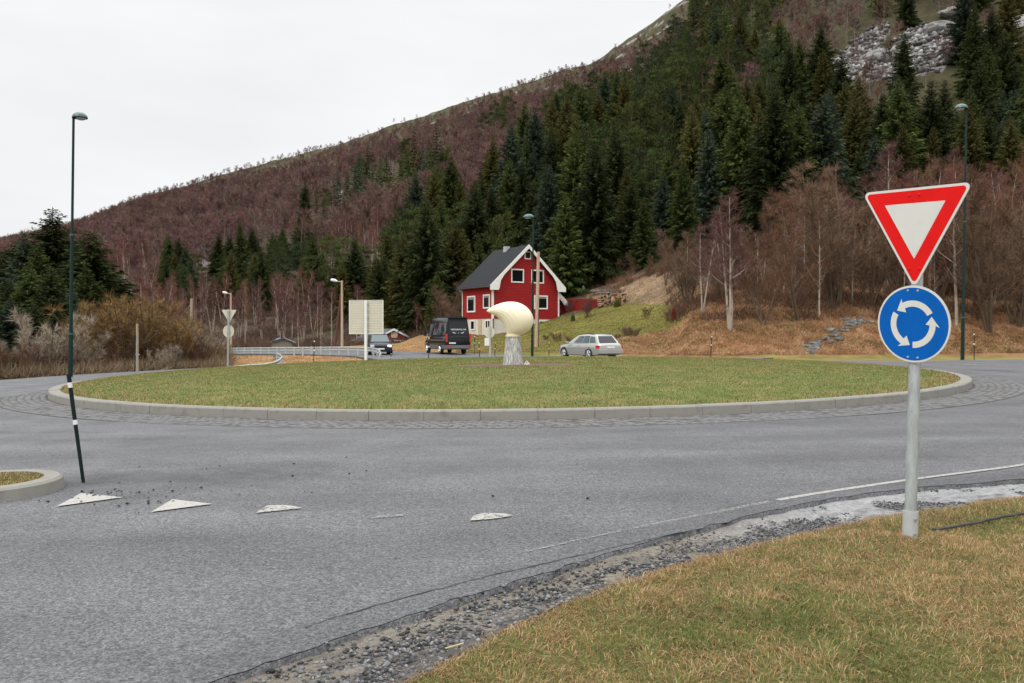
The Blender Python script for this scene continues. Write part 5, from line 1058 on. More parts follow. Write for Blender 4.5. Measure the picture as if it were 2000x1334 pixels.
def spruce(H, seed, col1, dens=1.0, wide=.2, low=.04, lod=False, droop=.35, ragged=.3):
    g = np.random.default_rng(seed); tr = Acc(); cr = Acc(); k = 6 if not lod else 3
    zs = np.linspace(0, H, k+1)
    for i in range(k): V, T = tube_np((0, 0, zs[i]), (0, 0, zs[i+1]), .011*H*(1-i/k)+.02, .011*H*(1-(i+1)/k)+.015, 6 if not lod else 3); tr.add(V, T, (.1, .1, .1))
    col1 = np.array(col1); P = []; D = []; Ls = []; Ws = []; Cs = []
    z = low*H
    while z < H*.985:
        f = z/H; L0 = wide*H*(1-f)**.8*(1.0 if f > .12 else .8)+.01*H; nb = int((7 if not lod else 5)*dens) if f < .9 else 4; ph = g.random()*6.3
        for b in range(nb):
            a = ph+2*pi*b/nb+g.normal(0, .25); L = L0*(1+ragged*g.normal()*.7) if g.random() > .05 else L0*1.35
            L = max(L, .12); d = np.array([cos(a), sin(a), -droop*(1-f)+.25*f]); d /= np.linalg.norm(d); side = np.array([-sin(a), cos(a), 0])
            m = int(max(3, L/(.20 if not lod else .6)*dens)); m = min(m, 26 if not lod else 7); cc = col1*(.65+.7*g.random())
            s = (np.arange(m)+g.random(m))/m; p = np.array([0, 0, z])+d*(s*L)[:, None]; p[:, 2] += .10*L*s**2*(1 if f > .3 else .5)   # tip curves upward
            for sg in ((-1, 1, 0) if not lod else (-1, 1)):
                dirs = unit(d[None]*(.75+.3*g.random((m, 1)))+sg*side[None]*(.75-.35*s[:, None])+np.array([0, 0, -.42])*(g.random((m, 1))*1.1)+(np.array([0, 0, -.55]) if sg == 0 else 0)+g.normal(0, .12, (m, 3)))
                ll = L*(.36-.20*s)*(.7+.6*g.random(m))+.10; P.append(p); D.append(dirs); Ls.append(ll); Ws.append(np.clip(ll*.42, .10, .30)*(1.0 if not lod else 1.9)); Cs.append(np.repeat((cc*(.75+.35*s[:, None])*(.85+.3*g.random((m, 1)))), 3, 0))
        z += H*(.021 if not lod else .055)*(1.1-.5*f)
    P = np.vstack(P); D = np.vstack(D); V, T = flat_twigs(P, D, np.concatenate(Ls), np.concatenate(Ws), g); V = V.reshape(-1, 3, 3)
    # widest in the middle of the spray: push the tip triangle into a kite by shifting the base back
    cr.add(V.reshape(-1, 3), T, np.vstack(Cs)); return tr.get(), cr.get()
def pine(H, seed, col1, lod=False):
    g = np.random.default_rng(seed); tr = Acc(); cr = Acc(); col1 = np.array(col1); lean = g.normal(0, .03, 2)*H
    for i in range(5): V, T = tube_np((lean[0]*i/5, lean[1]*i/5, H*i/5*.95), (lean[0]*(i+1)/5, lean[1]*(i+1)/5, H*(i+1)/5*.95), .013*H*(1-i/6), .013*H*(1-(i+1)/6), 5); tr.add(V, T, (.14, .09, .06))
    nc = 26 if not lod else 12; P = []; D = []; Ls = []; Ws = []; Cs = []
    for c in range(nc):
        f = .22+.78*((c+g.random())/nc); a = g.random()*6.3; rad = H*.23*(1-abs(f-.5)**1.6*1.7)*(.5+.6*g.random()); ctr = np.array([rad*cos(a)+lean[0]*f, rad*sin(a)+lean[1]*f, H*f*.97+.02*H*g.normal()]); cs = H*(.055+.05*g.random())
        if not lod: V, T = tube_np((lean[0]*f, lean[1]*f, H*f*.9), ctr, .004*H, .002*H, 3); tr.add(V, T, (.14, .09, .06))
        m = 80 if not lod else 12; dr = unit(g.normal(size=(m, 3))); dr[:, 2] = dr[:, 2]*.5+.2; p = ctr+dr*cs*np.array([1.15, 1.15, .9])*(g.random((m, 1))**.5); dirs = unit(dr*.7+g.normal(0, .4, (m, 3))+[0, 0, .7])
        P.append(p); D.append(dirs); Ls.append(np.full(m, H*(.036 if not lod else .075))*(.6+.8*g.random(m))); Ws.append(np.full(m, H*(.014 if not lod else .04))); Cs.append(np.repeat(col1*(.6+.8*g.random())*(.8+.4*g.random((m, 1))), 3, 0))
    V, T = flat_twigs(np.vstack(P), np.vstack(D), np.concatenate(Ls), np.concatenate(Ws), g); cr.add(V, T, np.vstack(Cs)); return tr.get(), cr.get()
def bare(H, seed, twc, stems=1, spread=.22, up=.8, nb=26, ns=6, nt=9, tw=.022, trunk=.011, start=.3, tl=.09, sp0=.12, lodtr=5, barkc=(.3, .28, .25)):
    """leafless tree: stems, limbs and side branches are tubes, end twigs narrow triangles"""
    g = np.random.default_rng(seed); tr = Acc(); cr = Acc(); twc = np.array(twc); P = []; D = []; Ls = []
    for s in range(stems):
        a = g.random()*6.3; base = np.array([cos(a), sin(a), 0])*(.15 if stems > 1 else 0)*g.random()*stems**.5; ld = np.array([cos(a), sin(a)])*(sp0*(.5+g.random()) if stems > 1 else .05*g.random()); h = H*(1 if s == 0 else .7+.3*g.random()); K = 7; pts = [base]; w = np.zeros(2)
        for i in range(K): w += g.normal(0, .02, 2); pts.append(pts[-1]+np.array([(ld[0]+w[0])*h/K, (ld[1]+w[1])*h/K, h/K]))
        pts = np.array(pts); r0 = trunk*h; rad = r0*(1-np.linspace(0, 1, K+1))**.8+.012
        for i in range(K): V, T = tube_np(pts[i], pts[i+1], rad[i], rad[i+1], lodtr); tr.add(V, T, barkc)
        nbs = max(4, int(nb/stems**.5))
        for b in range(nbs):
            f = start+(1-start)*((b+g.random())/nbs)**.9; f = min(f, .985); q = f*K; i = int(q); p0 = pts[i]+(pts[min(i+1, K)]-pts[i])*(q-i); az = g.random()*6.3; L = H*spread*(1.25-f)*(.7+.6*g.random())
            d = unit(np.array([cos(az), sin(az), up*(.7+.7*g.random())])); p1 = p0+d*L*.5; d2 = unit(d+np.array([0, 0, .35])+g.normal(0, .12, 3)); p2 = p1+d2*L*.5; rb = max(.008, rad[i]*.38)
            V, T = tube_np(p0, p1, rb, rb*.65, 3); tr.add(V, T, barkc); V, T = tube_np(p1, p2, rb*.65, .006, 3); tr.add(V, T, barkc)
            for k in range(ns):
                t = .2+.8*(k+g.random())/ns; b0 = p0+(p1-p0)*t*2 if t < .5 else p1+(p2-p1)*(t-.5)*2; dd = unit(d2+g.normal(0, .55, 3)+np.array([0, 0, .25])); l2 = L*.42*(1.25-t)*(.7+.6*g.random())
                P.append(b0[None]); D.append(dd[None]); Ls.append(np.array([l2*1.15])); m = nt; s_ = g.random((m, 1)); P.append(b0+dd*l2*s_); D.append(unit(dd+g.normal(0, .6, (m, 3))+[0, 0, .2])); Ls.append(H*tl*(.4+.8*g.random(m)))
    P = np.vstack(P); D = np.vstack(D); Ls = np.concatenate(Ls); V, T = flat_twigs(P, D, Ls, tw*(.6+.6*g.random(len(P))), g)
    C = twc*(.6+.8*g.random(len(P)))[:, None]; cr.add(V, T, np.repeat(C, 3, 0)); return tr.get(), cr.get()
def mesh_of(name, data, mats, mi=None):
    V, T, C = data; o = bulk(name, V, T, mats, C=C, mi=mi); me = o.data; bpy.data.objects.remove(o); return me
def proto(kind, tc, bark, leaf):          # returns (trunk mesh, crown mesh, joined mesh)
    (tV, tT, tC), (cV, cT, cC) = tc; a = mesh_of('trunk', tc[0], M[bark]); b = mesh_of('crown', tc[1], M[leaf])
    j = (np.vstack([tV, cV]), np.vstack([tT, cT+len(tV)]), np.vstack([tC, cC])); mi = np.r_[np.zeros(len(tT)), np.ones(len(cT))]
    return a, b, mesh_of(kind, j, [M[bark], M[leaf]], mi)
def plant(kind, pr, x, y, z, sc, rot, label, cat, group, parts=True, sz=1.0):
    if not parts:
        o = bpy.data.objects.new(kind, pr[2]); col.objects.link(o); o.location = (x, y, z); o.rotation_euler = (0, 0, rot); o.scale = (sc, sc, sc*sz); return tag(o, label, cat, group)
    e = empty(kind, (x, y, z), rot, label, cat, group); e.scale = (sc, sc, sc*sz)
    for nm, me in (('trunk', pr[0]), ('crown', pr[1])):
        o = bpy.data.objects.new(nm, me); col.objects.link(o); o.parent = e
    return e
G_DARK = (.038, .050, .016); G_MID = (.062, .084, .022); G_BLUE = (.050, .072, .044); G_OLIVE = (.085, .082, .024); G_PALE = (.065, .085, .035)
M['bark_far'] = mat('grey_birch_bark', (.27, .225, .20), .9, var=.4, scale=.15, spec=.1)
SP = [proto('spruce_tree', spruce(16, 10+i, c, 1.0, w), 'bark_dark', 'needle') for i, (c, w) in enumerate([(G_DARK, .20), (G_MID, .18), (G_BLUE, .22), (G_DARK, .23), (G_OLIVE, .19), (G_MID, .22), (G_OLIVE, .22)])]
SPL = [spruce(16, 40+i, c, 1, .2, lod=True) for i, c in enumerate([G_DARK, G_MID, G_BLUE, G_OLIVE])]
PN = [proto('pine_tree', pine(13, 60+i, c), 'bark_dark', 'needle') for i, c in enumerate([(.046, .066, .020), (.058, .076, .022), (.038, .056, .022), (.056, .066, .018)])]
T_PURP = (.145, .075, .070); T_RED = (.175, .08, .06); T_BRN = (.14, .078, .048); T_OCH = (.23, .145, .062); T_GREY = (.16, .105, .07)
BR = [proto('birch_tree', bare(9, 80+i, c, st, sp, .9, nb, 6, 11, .022, .010, .3, .085), 'bark_birch', 'twig') for i, (c, st, sp, nb) in enumerate([(T_PURP, 1, .22, 30), (T_PURP, 2, .2, 34), (T_RED, 1, .2, 28), (T_BRN, 1, .24, 30), (T_PURP, 3, .2, 36), (T_RED, 2, .22, 30)])]
BG = [proto('bare_tree', bare(10, 100+i, c, st, sp, .75, nb, 8, 9, .026, .013, .16, .085, .3, barkc=(.2, .17, .13)), 'bark_grey', 'twig') for i, (c, st, sp, nb) in enumerate([(T_GREY, 4, .30, 44), (T_BRN, 2, .30, 40), (T_GREY, 6, .26, 50), (T_BRN, 3, .28, 44)])]
SH = [proto('bare_shrub', bare(3, 120+i, c, st, .4, 1.0, 26, 6, 9, .017, .009, .08, .15, .45, 3), 'bark_grey', 'twig') for i, (c, st) in enumerate([(T_OCH, 9), (T_BRN, 8), ((.30, .25, .19), 8), (T_PURP, 9), (T_OCH, 12)])]
# ------------------------------------------------------------------ forest layout: jittered grid on the real slope
rf = np.random.default_rng(2024)
def grid_pts(sp, y0, y1, x0=-620, x1=360):
    xs, ys = np.meshgrid(np.arange(x0, x1, sp), np.arange(y0, y1, sp)); x = xs.ravel()+rf.uniform(-.48, .48, xs.size)*sp; y = ys.ravel()+rf.uniform(-.48, .48, xs.size)*sp
    z = terr(x, y); px, py = proj(x, y, z); k = (px > -260) & (px < 2260) & (y < np.interp(px, ZRX, ZRV)*1.02); return x[k], y[k], z[k], px[k], py[k]
LEFTP = [(385,625),(400,560),(440,520),(520,505),(600,495),(615,560),(560,600),(470,630)]
SMALL = [[(575,470),(620,430),(680,400),(700,440),(660,480),(600,500)], [(640,400),(700,365),(780,345),(870,345),(880,385),(800,415),(700,430)], [(290,590),(310,550),(400,560),(400,610),(330,620)], [(925,300),(960,262),(995,240),(1000,262),(960,300)]]
PURPLE = [[(1380,230),(1400,190),(1470,190),(1480,250),(1400,260)], [(1490,150),(1560,-40),(1720,-40),(1690,60),(1600,130),(1560,190)], [(1650,330),(1690,200),(1720,200),(1700,330)]]
x, y, z, px, py = grid_pts(4.7, 62, 440); nz_ = fbm(x/14, y/14, 201); pjx = px+110*(fbm(x/20, y/20, 203)-.5); pjy = py+90*(fbm(x/17, y/17, 204)-.5)
inc = inpoly(pjx, np.where(py > 500, py, pjy), CONIF) | inpoly(px, py, LEFTP)
for s in SMALL: inc |= inpoly(px, py, s) & (nz_ > .22)
for s in PURPLE: inc &= ~inpoly(px, py, s)
for s in SCREE: inc &= ~(inpoly(px, py-6, s))
inc &= (rf.random(len(x)) > .08+.5*(y > 170)*(fbm(x/12, y/12, 205) < .42)+.18*(y > 200))
upper = inpoly(px, py, [(1560,190),(1700,30),(2050,-10),(2200,-10),(2200,110),(1960,150),(1850,180),(1700,200)]) & (rf.random(len(x)) < .8); inc &= ~upper
inc &= ~((px > 1570) & (px < 1930) & (py < 320) & (py > 60) & (rf.random(len(x)) < .82)); x, y, z, px, py = [q[inc] for q in (x, y, z, px, py)]; o_ = np.argsort(y); x, y, z, px, py = [q[o_] for q in (x, y, z, px, py)]
hx = (x+1.88)*.849+(y-80)*.529; hv = -(x+1.88)*.529+(y-80)*.849; nh = ~((hx > -5) & (hx < 12) & (hv > -3) & (hv < 12.5)); x, y, z, px, py = [q[nh] for q in (x, y, z, px, py)]
isp = (fbm(x/18, y/18, 301)+.18*(px < 1550)*(py < 300)+.05*(y > 200)-.12*(px > 1400)*(y < 200)) > .615       # pine stands, mostly higher up
CNT = {'spruce_tree': 0, 'pine_tree': 0}; farS = []
def region(px, py, Y):
    if px < 620: return 'above the grey shed'
    if px < 880: return 'left of the red house' if Y < 170 else 'high on the slope left of the house'
    if px < 1160: return 'right behind the red house' if Y < 150 else 'up the slope above the red house'
    if px < 1600: return 'above the house lawn' if Y < 150 else 'high on the middle slope'
    return 'behind the yield sign' if Y < 150 else 'high up by the scree'
def in_view(x, y, z, h):
    p, q = proj(x, y, z); p2, q2 = proj(x, y, z+h); return -60 < p < 2060 and q2 < 700 and q > -15
for i in range(len(x)):
    k = 'pine_tree' if isp[i] else 'spruce_tree'; h = (rf.uniform(9.5, 15) if isp[i] else rf.uniform(9.5, 19)); h *= np.interp(px[i], [300, 600, 760, 900, 1300], [.52, .60, .80, .9, 1.0])*(.72 if i % 5 == 0 else 1)*(1.15 if py[i] < 470 and px[i] < 880 else 1)*np.interp(y[i], [60, 90, 150], [.75, 1, 1])
    if not in_view(x[i], y[i], z[i], h): continue
    lim = 290 if k == 'spruce_tree' else 240
    if CNT[k] < lim:
        CNT[k] += 1; pr = (PN if isp[i] else SP)[rf.integers(0, 4 if isp[i] else 7)]; reg = region(px[i], py[i], y[i]); nm = 'pine' if isp[i] else 'spruce'
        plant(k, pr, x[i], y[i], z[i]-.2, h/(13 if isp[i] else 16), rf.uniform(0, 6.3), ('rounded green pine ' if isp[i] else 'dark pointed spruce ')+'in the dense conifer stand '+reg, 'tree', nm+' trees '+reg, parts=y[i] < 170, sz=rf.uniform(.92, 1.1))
    else: farS.append((x[i], y[i], z[i]-.2, h, rf.integers(0, 4), k))
def merge(name, items, protos, mats, label, cat, Hp):
    AV = []; AT = []; AC = []; AM = []; n = 0
    for (x_, y_, z_, h, v) in items:
        (tV, tT, tC), (cV, cT, cC) = protos[v]; s = h/Hp; a = rf.uniform(0, 6.3); ca, sa = cos(a)*s, sin(a)*s
        V = np.vstack([tV, cV]); W_ = np.stack([V[:, 0]*ca-V[:, 1]*sa+x_, V[:, 0]*sa+V[:, 1]*ca+y_, V[:, 2]*s+z_], 1).astype(np.float32); AV.append(W_); AT.append((np.vstack([tT, cT+len(tV)])+n).astype(np.int32)); f = rf.uniform(.55, 1.45)*(.75+.5*float(fbm(np.array([x_/16]), np.array([y_/16]), 700))); AC.append((np.vstack([tC, cC*f])).astype(np.float32)); AM.append(np.r_[np.zeros(len(tT)), np.ones(len(cT))].astype(np.int32)); n += len(V)
    o = bulk(name, np.vstack(AV), np.vstack(AT), mats, C=np.vstack(AC), mi=np.concatenate(AM)); tag(o, label, cat, kind='stuff'); return o
PNL = [pine(13, 160+i, c, True) for i, c in enumerate([(.042, .068, .02), (.052, .074, .02), (.036, .058, .02), (.046, .06, .018)])]
a = [t[:5] for t in farS if t[5] == 'spruce_tree']; b = [t[:5] for t in farS if t[5] == 'pine_tree']
if a: merge('spruce_wood', a, SPL, [M['bark_dark'], M['needle']], 'mass of dark spruces farther up the mountainside', 'forest', 16)
if b: merge('pine_wood', b, PNL, [M['bark_dark'], M['needle']], 'mass of green pines near the top of the slope', 'forest', 13)
print('conifers', CNT, len(a), len(b))
# big spruces at the left edge
for i, (px_, pt, Y, v, w) in enumerate([(2,488,84,3,1),(28,468,88,0,1.0),(50,452,80,2,.9),(75,470,74,1,1.1),(104,404,82,3,1.25),(128,448,86,0,1.1),(60,520,66,5,1.1),(20,545,66,3,1.1),(98,520,64,0,1.25),(140,560,70,2,1.0),(178,447,76,3,1.45),(205,500,84,0,1.2),(168,520,72,5,1.1),(222,545,88,2,.9),(-25,470,80,0,1.1),(-10,560,60,1,1.0),(112,600,58,3,1.1),(66,588,57,0,1.1),(22,582,58,2,1.1),(152,606,60,5,1.1)]):
    X, Y_, Z_ = gxy(px_, Y); h = at(px_, pt, Y)[2]-Z_+.6; e = plant('spruce_tree', SP[v], X, Y_, Z_-.6, h/16, i*1.3, ['tall dark spruce with a ragged top left of the green lamp' if i == 4 else 'broad dark spruce standing right of the far left lamp' if i == 10 else 'dark spruce in the group at the left edge of the photo'][0], 'tree', 'spruces at the left edge'); e.scale[0] *= w*1.35; e.scale[1] *= w*1.35
# lone conifers on the lower left slope
for i, (px_, pt, pb) in enumerate([(303,530,565),(337,512,560),(372,520,600),(318,410,440),(368,445,470),(552,450,505),(470,500,560),(235,480,510),(712,345,380),(683,395,430),(655,398,432),(445,480,520),(505,470,520),(948,262,290),(966,240,262),(985,205,240)]):
    p = hitp(px_, pb, 70); h = (pb-pt)/F*p[1]*1.1; plant('spruce_tree' if i % 4 else 'pine_tree', SP[i % 7] if i % 4 else PN[i % 4], p[0], p[1], p[2]-.2, h/(16 if i % 4 else 13), i, 'solitary conifer among purple birches on the left slope' , 'tree', 'solitary conifers on the birch slope', parts=p[1] < 170)
# ------------------------------------------------------------------ birches
x, y, z, px, py = grid_pts(3.6, 66, 720); rd = np.interp(px, ZRX, ZRV); fr = y/rd; n1 = fbm(x/30, y/30, 401); n2 = fbm(x/9, y/9, 402)
ic = inpoly(px, py, CONIF) | inpoly(px, py, LEFTP)
for s in SMALL: ic |= inpoly(px, py, s)
for s in PURPLE: ic &= ~inpoly(px, py, s)
p_ = np.clip(1.15-1.5*np.clip(fr-.5, 0, 1)+1.6*(n1-.5)+.8*(n2-.5), .10, 1); p_ = np.where(y > 200, p_*.66, p_); p_ = np.where(fr > .93, p_*np.clip(1.9*(fbm(x/40, y/40, 404)-.28), .12, 1), p_); p_ = np.where((fr > .40) & (fbm(x/45, y/70, 408)+.1*(fr > .7) > .60), p_*.22, p_); p_ = np.where(fr > .72, p_*np.clip(2.2*(fbm(x/26, y/26, 405)-.30), .12, .8), p_); p_ = np.where(ic, .04, p_); p_ = np.where((px > 860) & (y < 100), 0, p_); p_ = np.where((px > 700) & (px <= 860) & (y < 88), 0, p_)
p_ = np.where((y < 92) & (px > 300), 0, p_); p_ = np.where((px < 245) & (y < 112), 0, p_); p_ = np.where((px > 650) & (px < 860) & (y < 112), p_*.35, p_)
for s in SCREE: p_ = np.where(inpoly(px, py-4, s), 0, p_)
p_ = np.where(inpoly(px, py, [(1560,190),(1700,30),(2050,-10),(2200,-10),(2200,110),(1960,150),(1850,180),(1700,200)]), .12, p_)
k = rf.random(len(x)) < p_; x, y, z, px, py, fr = [q[k] for q in (x, y, z, px, py, fr)]; o_ = np.argsort(y); x, y, z, px, py, fr = [q[o_] for q in (x, y, z, px, py, fr)]
BL = [bare(7, 180+i, c, 1, .42, .5, 18, 4, 9, .05, .006, .30, .16, .1, 3, barkc=(.1, .1, .1)) for i, c in enumerate([(.16, .090, .083), (.145, .080, .078), (.175, .098, .080), (.16, .112, .088)])]
far = []; nb_ = 0
for i in range(len(x)):
    h = rf.uniform(6, 10)*np.interp(fr[i], [0, .45, .8, 1], [1, .95, .62, .45])
    if not in_view(x[i], y[i], z[i], h): continue
    if y[i] < 140: h *= np.interp(px[i], [300, 900], [.66, .8])
    if nb_ < 215:
        nb_ += 1; reg = 'left of the shed' if px[i] < 480 else 'behind the guard rail' if px[i] < 760 else 'beside the conifers'; plant('birch_tree', BR[rf.integers(0, 6)], x[i], y[i], z[i]-.15, h/9, rf.uniform(0, 6.3), 'leafless purple birch in the wood '+reg, 'tree', 'leafless birches '+reg, parts=y[i] < 130, sz=rf.uniform(.9, 1.15))
    else: far.append((x[i], y[i], z[i]-.15, h, rf.integers(0, 4)))
merge('birch_wood', far, BL, [M['bark_far'], M['twig']], 'purple brown mass of leafless birches covering the mountainside', 'forest', 7)
print('birch', nb_, len(far))
# near leafless trees on the right bank
for i, (px_, pb, pt, kd, v, lab) in enumerate([(1425,648,392,'b',4,'multi stemmed birch with pale trunks at the foot of the bank'),(1345,600,452,'g',2,'fine grey twigged tree at the right end of the lawn'),(1372,615,440,'b',1,'slim pale birch right of the lawn bush'),(1490,640,470,'g',3,'brown twiggy tree on the middle of the bank'),(1640,600,318,'g',0,'large grey leafless tree fanning out left of the yield sign'),(1560,630,400,'g',1,'brown leafless tree on the bank above the rocks'),(1600,625,430,'b',3,'leaning birch above the stream rocks'),
    (1735,560,290,'b',0,'tall purple birch behind the yield sign top'),(1868,640,330,'b',2,'birch with a pale mottled leaning trunk right of the blue sign'),(1905,600,285,'g',1,'reddish tall tree right behind the street lamp'),(1935,650,380,'g',0,'grey spreading bare tree at the right edge'),(1985,640,350,'g',2,'grey bare tree cut by the right edge of the photo'),(1810,590,330,'b',5,'red brown birch between sign and lamp'),(1300,560,470,'g',3,'brown shrub like tree on the grassy knoll above the lawn'),(1700,600,420,'g',2,'grey bare tree left of the blue sign')]):
    p = hitp(px_, pb, 50); h = (pb-pt)/F*p[1]; plant('birch_tree' if kd == 'b' else 'bare_tree', (BR if kd == 'b' else BG)[v], p[0], p[1], p[2]-.15, h/(9 if kd == 'b' else 10), i*2.1, lab, 'tree', None)
x, y, z, px, py = grid_pts(2.35, 56, 100, -10, 70); k = (px > 1325) & (px < 2080) & (z > 2.6) & (y > np.interp(px, [1325, 1500, 1800, 2080], [64, 60, 58, 58])) & (rf.random(len(x)) < np.interp(y, [56, 75, 98], [.55, .42, .22]))
for i in np.where(k)[0]:
    t = rf.random(); h = rf.uniform(4.5, 9.5)*np.interp(y[i], [56, 70, 98], [.85, 1.0, 1.0])*np.interp(px[i], [1325, 1500, 1570, 2000], [.58, .6, .95, 1.1]); w_ = 'left of' if px[i] < 1680 else 'behind' if px[i] < 1860 else 'right of'
    if t < .5: plant('birch_tree', BR[rf.integers(0, 6)], x[i], y[i], z[i]-.15, h/9, rf.uniform(0, 6.3), 'leafless young birch in the thicket '+w_+' the yield sign', 'tree', 'young birches '+w_+' the sign')
    else: plant('bare_tree', BG[rf.integers(0, 4)], x[i], y[i], z[i]-.15, h/10, rf.uniform(0, 6.3), 'leafless brown tree in the thicket '+w_+' the yield sign', 'tree', 'bare trees '+w_+' the sign')
# trees and brush round the house, garage and wood edge
for i, (px_, pb, pt, Y, kd, v, lab) in enumerate([(872,650,548,88,'g',2,'grey fanning bare tree left of the red house'),(893,655,570,86,'g',0,'spreading bare tree touching the left house corner'),(838,655,590,90,'g',1,'brown bare tree behind the minibus'),(815,655,600,92,'b',2,'red brown birch right of the garage'),(1210,560,520,96,'g',1,'dark brown tree above the firewood stacks'),(1268,575,505,90,'g',3,'round brown tree above the lawn'),(1240,560,515,94,'g',1,'tangled brown tree above the rubble wall'),(1165,565,520,97,'g',3,'low brown tree above the red fence'),(1120,560,525,99,'b',3,'low bare birch right of the house gable')]):
    X, Y_, Z_ = gxy(px_, Y); h = at(px_, pt, Y)[2]-Z_; h = max(h, 2.5); plant('birch_tree' if kd == 'b' else 'bare_tree', (BR if kd == 'b' else BG)[v], X, Y_, Z_-.15, h/(9 if kd == 'b' else 10), i*1.7, lab, 'tree', None)
# single shrubs
def shrub(px_, pb, pt, Y, v, lab, wide=1.0, group=None, leafy=None):
    p = hitp(px_, pb, Y-12) if Y > 50 else gxy(px_, Y); h = (pb-pt)/F*p[1]; pr = leafy or SH[v]; e = plant('bare_shrub' if not leafy else 'evergreen_shrub', pr, p[0], p[1], p[2]-.1, h/3, px_*.7 % 6, lab, 'shrub', group); e.scale[0] *= wide; e.scale[1] *= wide; return e
def leafbush(seed, c):
    g = np.random.default_rng(seed); n = 1400; d = unit(g.normal(size=(n, 3))); d[:, 2] = abs(d[:, 2]); P = d*np.array([.9, .9, 2.2])*(.35+.65*g.random((n, 1))**.5)*(1+.15*np.sin(d[:, 0:1]*7+seed)); P[:, 2] += .2; V, T = flat_twigs(P, unit(d+g.normal(0, .5, (n, 3))), .22+.2*g.random(n), .10+.05*g.random(n), g); C = np.repeat(np.array(c)*(.6+.8*g.random((n, 1))), 3, 0)
    tV, tT = tube_np((0, 0, 0), (0, 0, 1.6), .05, .02, 4); return (tV, tT, np.full((len(tV), 3), .1)), (V, T, C)
LB = [proto('evergreen_shrub', leafbush(1, (.14, .15, .03)), 'bark_grey', 'needle'), proto('evergreen_shrub', leafbush(2, (.09, .12, .03)), 'bark_grey', 'needle'), proto('evergreen_shrub', leafbush(3, (.26, .045, .03)), 'bark_grey', 'needle')]
shrub(1143, 621, 580, 78, 3, 'dark purple twiggy shrub in front of the red fence', .8); shrub(1110, 612, 583, 80, 3, 'brown twiggy shrub by the house corner at the fence', .8)
shrub(1119, 628, 606, 78, 0, 'small olive green conifer shrub below the red fence', .55, leafy=LB[1]); shrub(1206, 599, 578, 82, 0, 'yellow green shrub in front of the firewood stacks', 1.1, leafy=LB[0])
shrub(1263, 622, 600, 76, 1, 'small brown bush alone on the lawn', .9); shrub(1316, 626, 596, 72, 0, 'red leaved bush at the right edge of the lawn', .5, leafy=LB[2]); shrub(1332, 622, 590, 72, 1, 'brown bush beside the red leaved bush', .8)
for i, (a, b_, c_) in enumerate([(1088,668,648),(1112,668,655),(1066,664,652),(1222,658,636),(1238,660,640),(1205,664,650),(1232,655,645)]): shrub(a, b_, c_, 64, 3 if i % 2 else 1, 'low red brown brush on the lower lawn edge', 1.3, 'brush clumps along the lower lawn')
for i, (px_, pb, pt, Y, v, w) in enumerate([(262,716,566,47,0,1.3),(300,716,578,48,4,1.2),(222,718,588,47,4,1.1),(332,714,610,49,4,1.0),(195,720,612,46,0,1.0),(245,716,575,49,4,1.2)]): shrub(px_, pb, pt, Y, v, 'dome of ochre twigs in the big willow clump left of the round sign back', w, 'ochre willow clump')
for i, (px_, pb, pt, Y, v) in enumerate([(92,730,600,40,2),(165,726,640,42,2),(32,735,655,38,2),(62,733,660,39,1),(128,728,665,41,3),(10,736,670,38,1),(330,716,660,44,2),(318,716,668,43,2),(405,712,620,52,2),(385,712,650,50,1),(355,712,640,50,1)]):
    shrub(px_, pb, pt, Y, v, 'pale grey bare shrub at the left road edge', .9, 'pale bare shrubs at the left road edge')
x, y, z, px, py = grid_pts(1.9, 35, 66, -45, -14); k = (px > -80) & (px < 440) & (y > np.interp(px, [0, 150, 300, 440], [36, 41, 43, 50])) & (rf.random(len(x)) < .75)
for i in np.where(k)[0][:150]: plant('bare_shrub', SH[[0, 1, 3, 4, 1, 0, 2][rf.integers(0, 7)]], x[i], y[i], z[i]-.1, rf.uniform(.45, .95)*np.interp(px[i], [140, 230, 300, 440], [.6, 1, 1, .6]), rf.uniform(0, 6.3), 'low bare shrub in the brush behind the left road', 'shrub', 'low brush behind the left road')
x, y, z, px, py = grid_pts(3.2, 66, 92, -50, -25); k = (px > 215) & (px < 345) & (rf.random(len(x)) < .75)
for i in np.where(k)[0][:70]: plant('birch_tree', BR[rf.integers(0, 6)], x[i], y[i], z[i]-.15, rf.uniform(4, 6.5)/9, rf.uniform(0, 6.3), 'small purple birch between the left brush and the spruces', 'tree', 'small birches behind the left brush')
# ------------------------------------------------------------------ undergrowth and dry grass
BRK = np.array([[.44, .235, .12], [.50, .30, .16], [.30, .155, .075], [.52, .36, .21]]); OLV = np.array([[.14, .13, .04], [.11, .11, .035]])
n = 260000; y = rf.uniform(47.5, 72, n); px = rf.uniform(1190, 2080, n); x = (px-1000)/F*y; z = terr(x, y); pq = proj(x, y, z); k = (z > .15+tilt(x, y)) & ~inpoly(pq[0], pq[1], [(1000,700),(1330,640),(1330,560),(1000,560)]); k &= (y > 50)|(z > .3); x, y, z = x[k], y[k], z[k]; n = len(x)
tag(blades('bracken_bank', np.stack([x, y, z], 1), .10+.26*rf.random(n), .019, np.clip(.12+1.1*(fbm(x/2.5, y/2.5, 501)-.5), 0, .6), 1.3, tuft=2*pi*2*fbm(x/1.2, y/1.2, 502), straw=BRK, grn=OLV, seed=9), 'rusty dry grass and bracken covering the right bank', 'dry grass')
n = 60000; y = rf.uniform(46, 82, n); px = rf.uniform(440, 840, n); x = (px-1000)/F*y; z = terr(x, y)
rdx = [(-6,46),(12,44),(16,50),(10,55.2),(5,57.5),(1,61.3),(-4,66),(-10,71.5),(-18,74),(-30,75),(-60,74),(-60,66),(-30,65),(-16,62.5),(-11,58),(-8.5,52)]
k = ~inpoly(x, y, rdx) & (np.hypot(x-ISL[0], y-ISL[1]) > 20.5); x, y, z = x[k], y[k], z[k]; n = len(x)
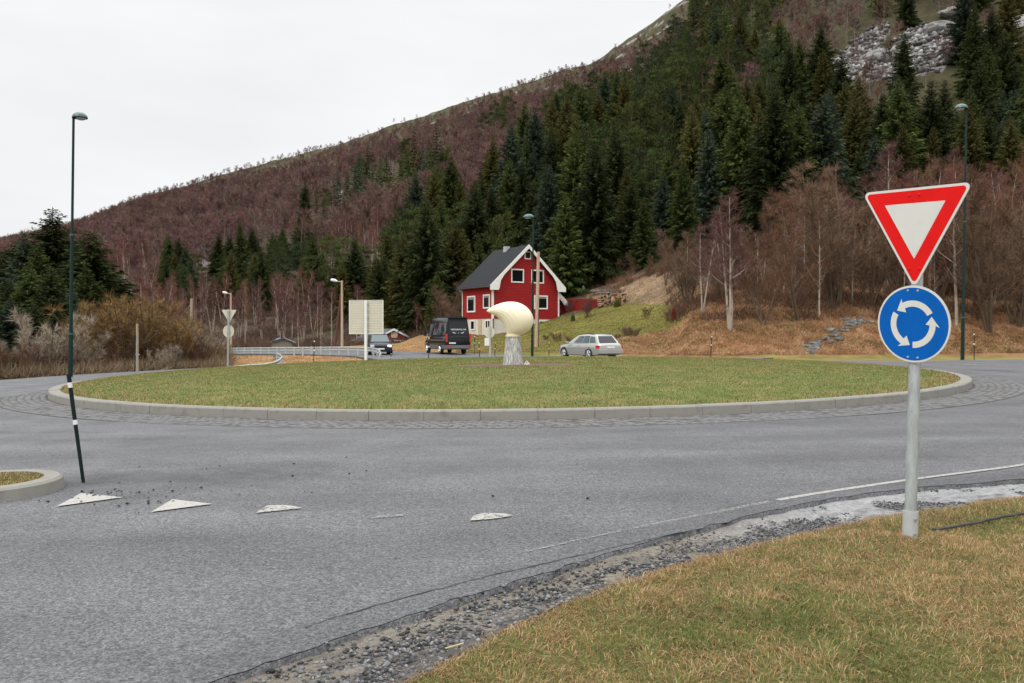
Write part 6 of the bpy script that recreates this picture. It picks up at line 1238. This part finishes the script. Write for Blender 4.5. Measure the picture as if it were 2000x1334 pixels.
tag(blades('dry_field_grass', np.stack([x, y, z], 1), .05+.11*rf.random(n), .018, .1, 1.2, tuft=2*pi*2*fbm(x/2, y/2, 503), straw=BRK*1.15, grn=OLV, seed=10), 'dry orange field grass round the guard rails', 'dry grass')
n = 90000; y = rf.uniform(50, 92, n); px = rf.uniform(890, 1345, n); x = (px-1000)/F*y; z = terr(x, y); k = (z > .0) & ~inpoly(x, y, rdx); hx = (x+1.88)*.849+(y-80)*.529; hv = -(x+1.88)*.529+(y-80)*.849; k &= ~((hx > -.1) & (hx < 9) & (hv > -.1) & (hv < 6.2)); x, y, z = x[k], y[k], z[k]; n = len(x)
tag(blades('lawn_grass', np.stack([x, y, z], 1), .05+.10*rf.random(n), .03, np.clip(.62+1.6*(fbm(x/3, y/1.5, 504)-.5), .1, .95), 1.2, grn=np.array([[.16, .155, .035], [.13, .14, .03], [.20, .17, .045]]), straw=STRAW*.9, seed=11), 'yellow green grass of the sloping lawn below the house', 'grass')
# brown undergrowth at the wood edge
def undergrowth(name, n, f, label, c, hh):
    x, y = f(n); z = terr(x, y); n = len(x); P = np.stack([x, y, z], 1); D = unit(rf.normal(size=(n, 3))*np.array([.6, .6, .3])+[0, 0, .8]); V, T = flat_twigs(P, D, hh*(.4+.9*rf.random(n)), np.full(n, .035), rf); C = np.repeat(np.array(c)*(.5+rf.random((n, 1))), 3, 0); o = bulk(name, V, T, M['twig'], C=C); tag(o, label, 'undergrowth', kind='stuff')
def f1(n):
    y = rf.uniform(90, 135, n); px = rf.uniform(300, 1000, n); x = (px-1000)/F*y; k = fbm(x/2, y/2, 601) > .45; return x[k], y[k]
def f2(n):
    y = rf.uniform(54, 100, n); px = rf.uniform(1300, 2080, n); x = (px-1000)/F*y; k = (fbm(x/1.6, y/1.6, 602) > .47) & (terr(x, y) > 2.4); return x[k], y[k]
def f3(n):
    y = rf.uniform(36, 62, n); px = rf.uniform(-80, 450, n); x = (px-1000)/F*y; k = (y > np.interp(px, [0, 150, 300, 440], [34.5, 38.5, 41.5, 46])); return x[k], y[k]
def f4(n):
    y = rf.uniform(88, 104, n); px = rf.uniform(1080, 1330, n); x = (px-1000)/F*y; k = fbm(x/1.6, y/1.6, 603) > .5; return x[k], y[k]
undergrowth('wood_undergrowth', 90000, f1, 'tangle of brown undergrowth at the foot of the birch wood', (.13, .085, .06), 1.3)
undergrowth('bank_undergrowth', 90000, f2, 'tangle of brown twigs between the trees on the right bank', (.12, .068, .045), 1.1)
undergrowth('roadside_brush', 70000, f3, 'dense pale brush of twigs along the left road edge', (.20, .145, .09), .8)
undergrowth('knoll_brush', 26000, f4, 'brown brush on the knoll above the lawn', (.16, .095, .06), .9)
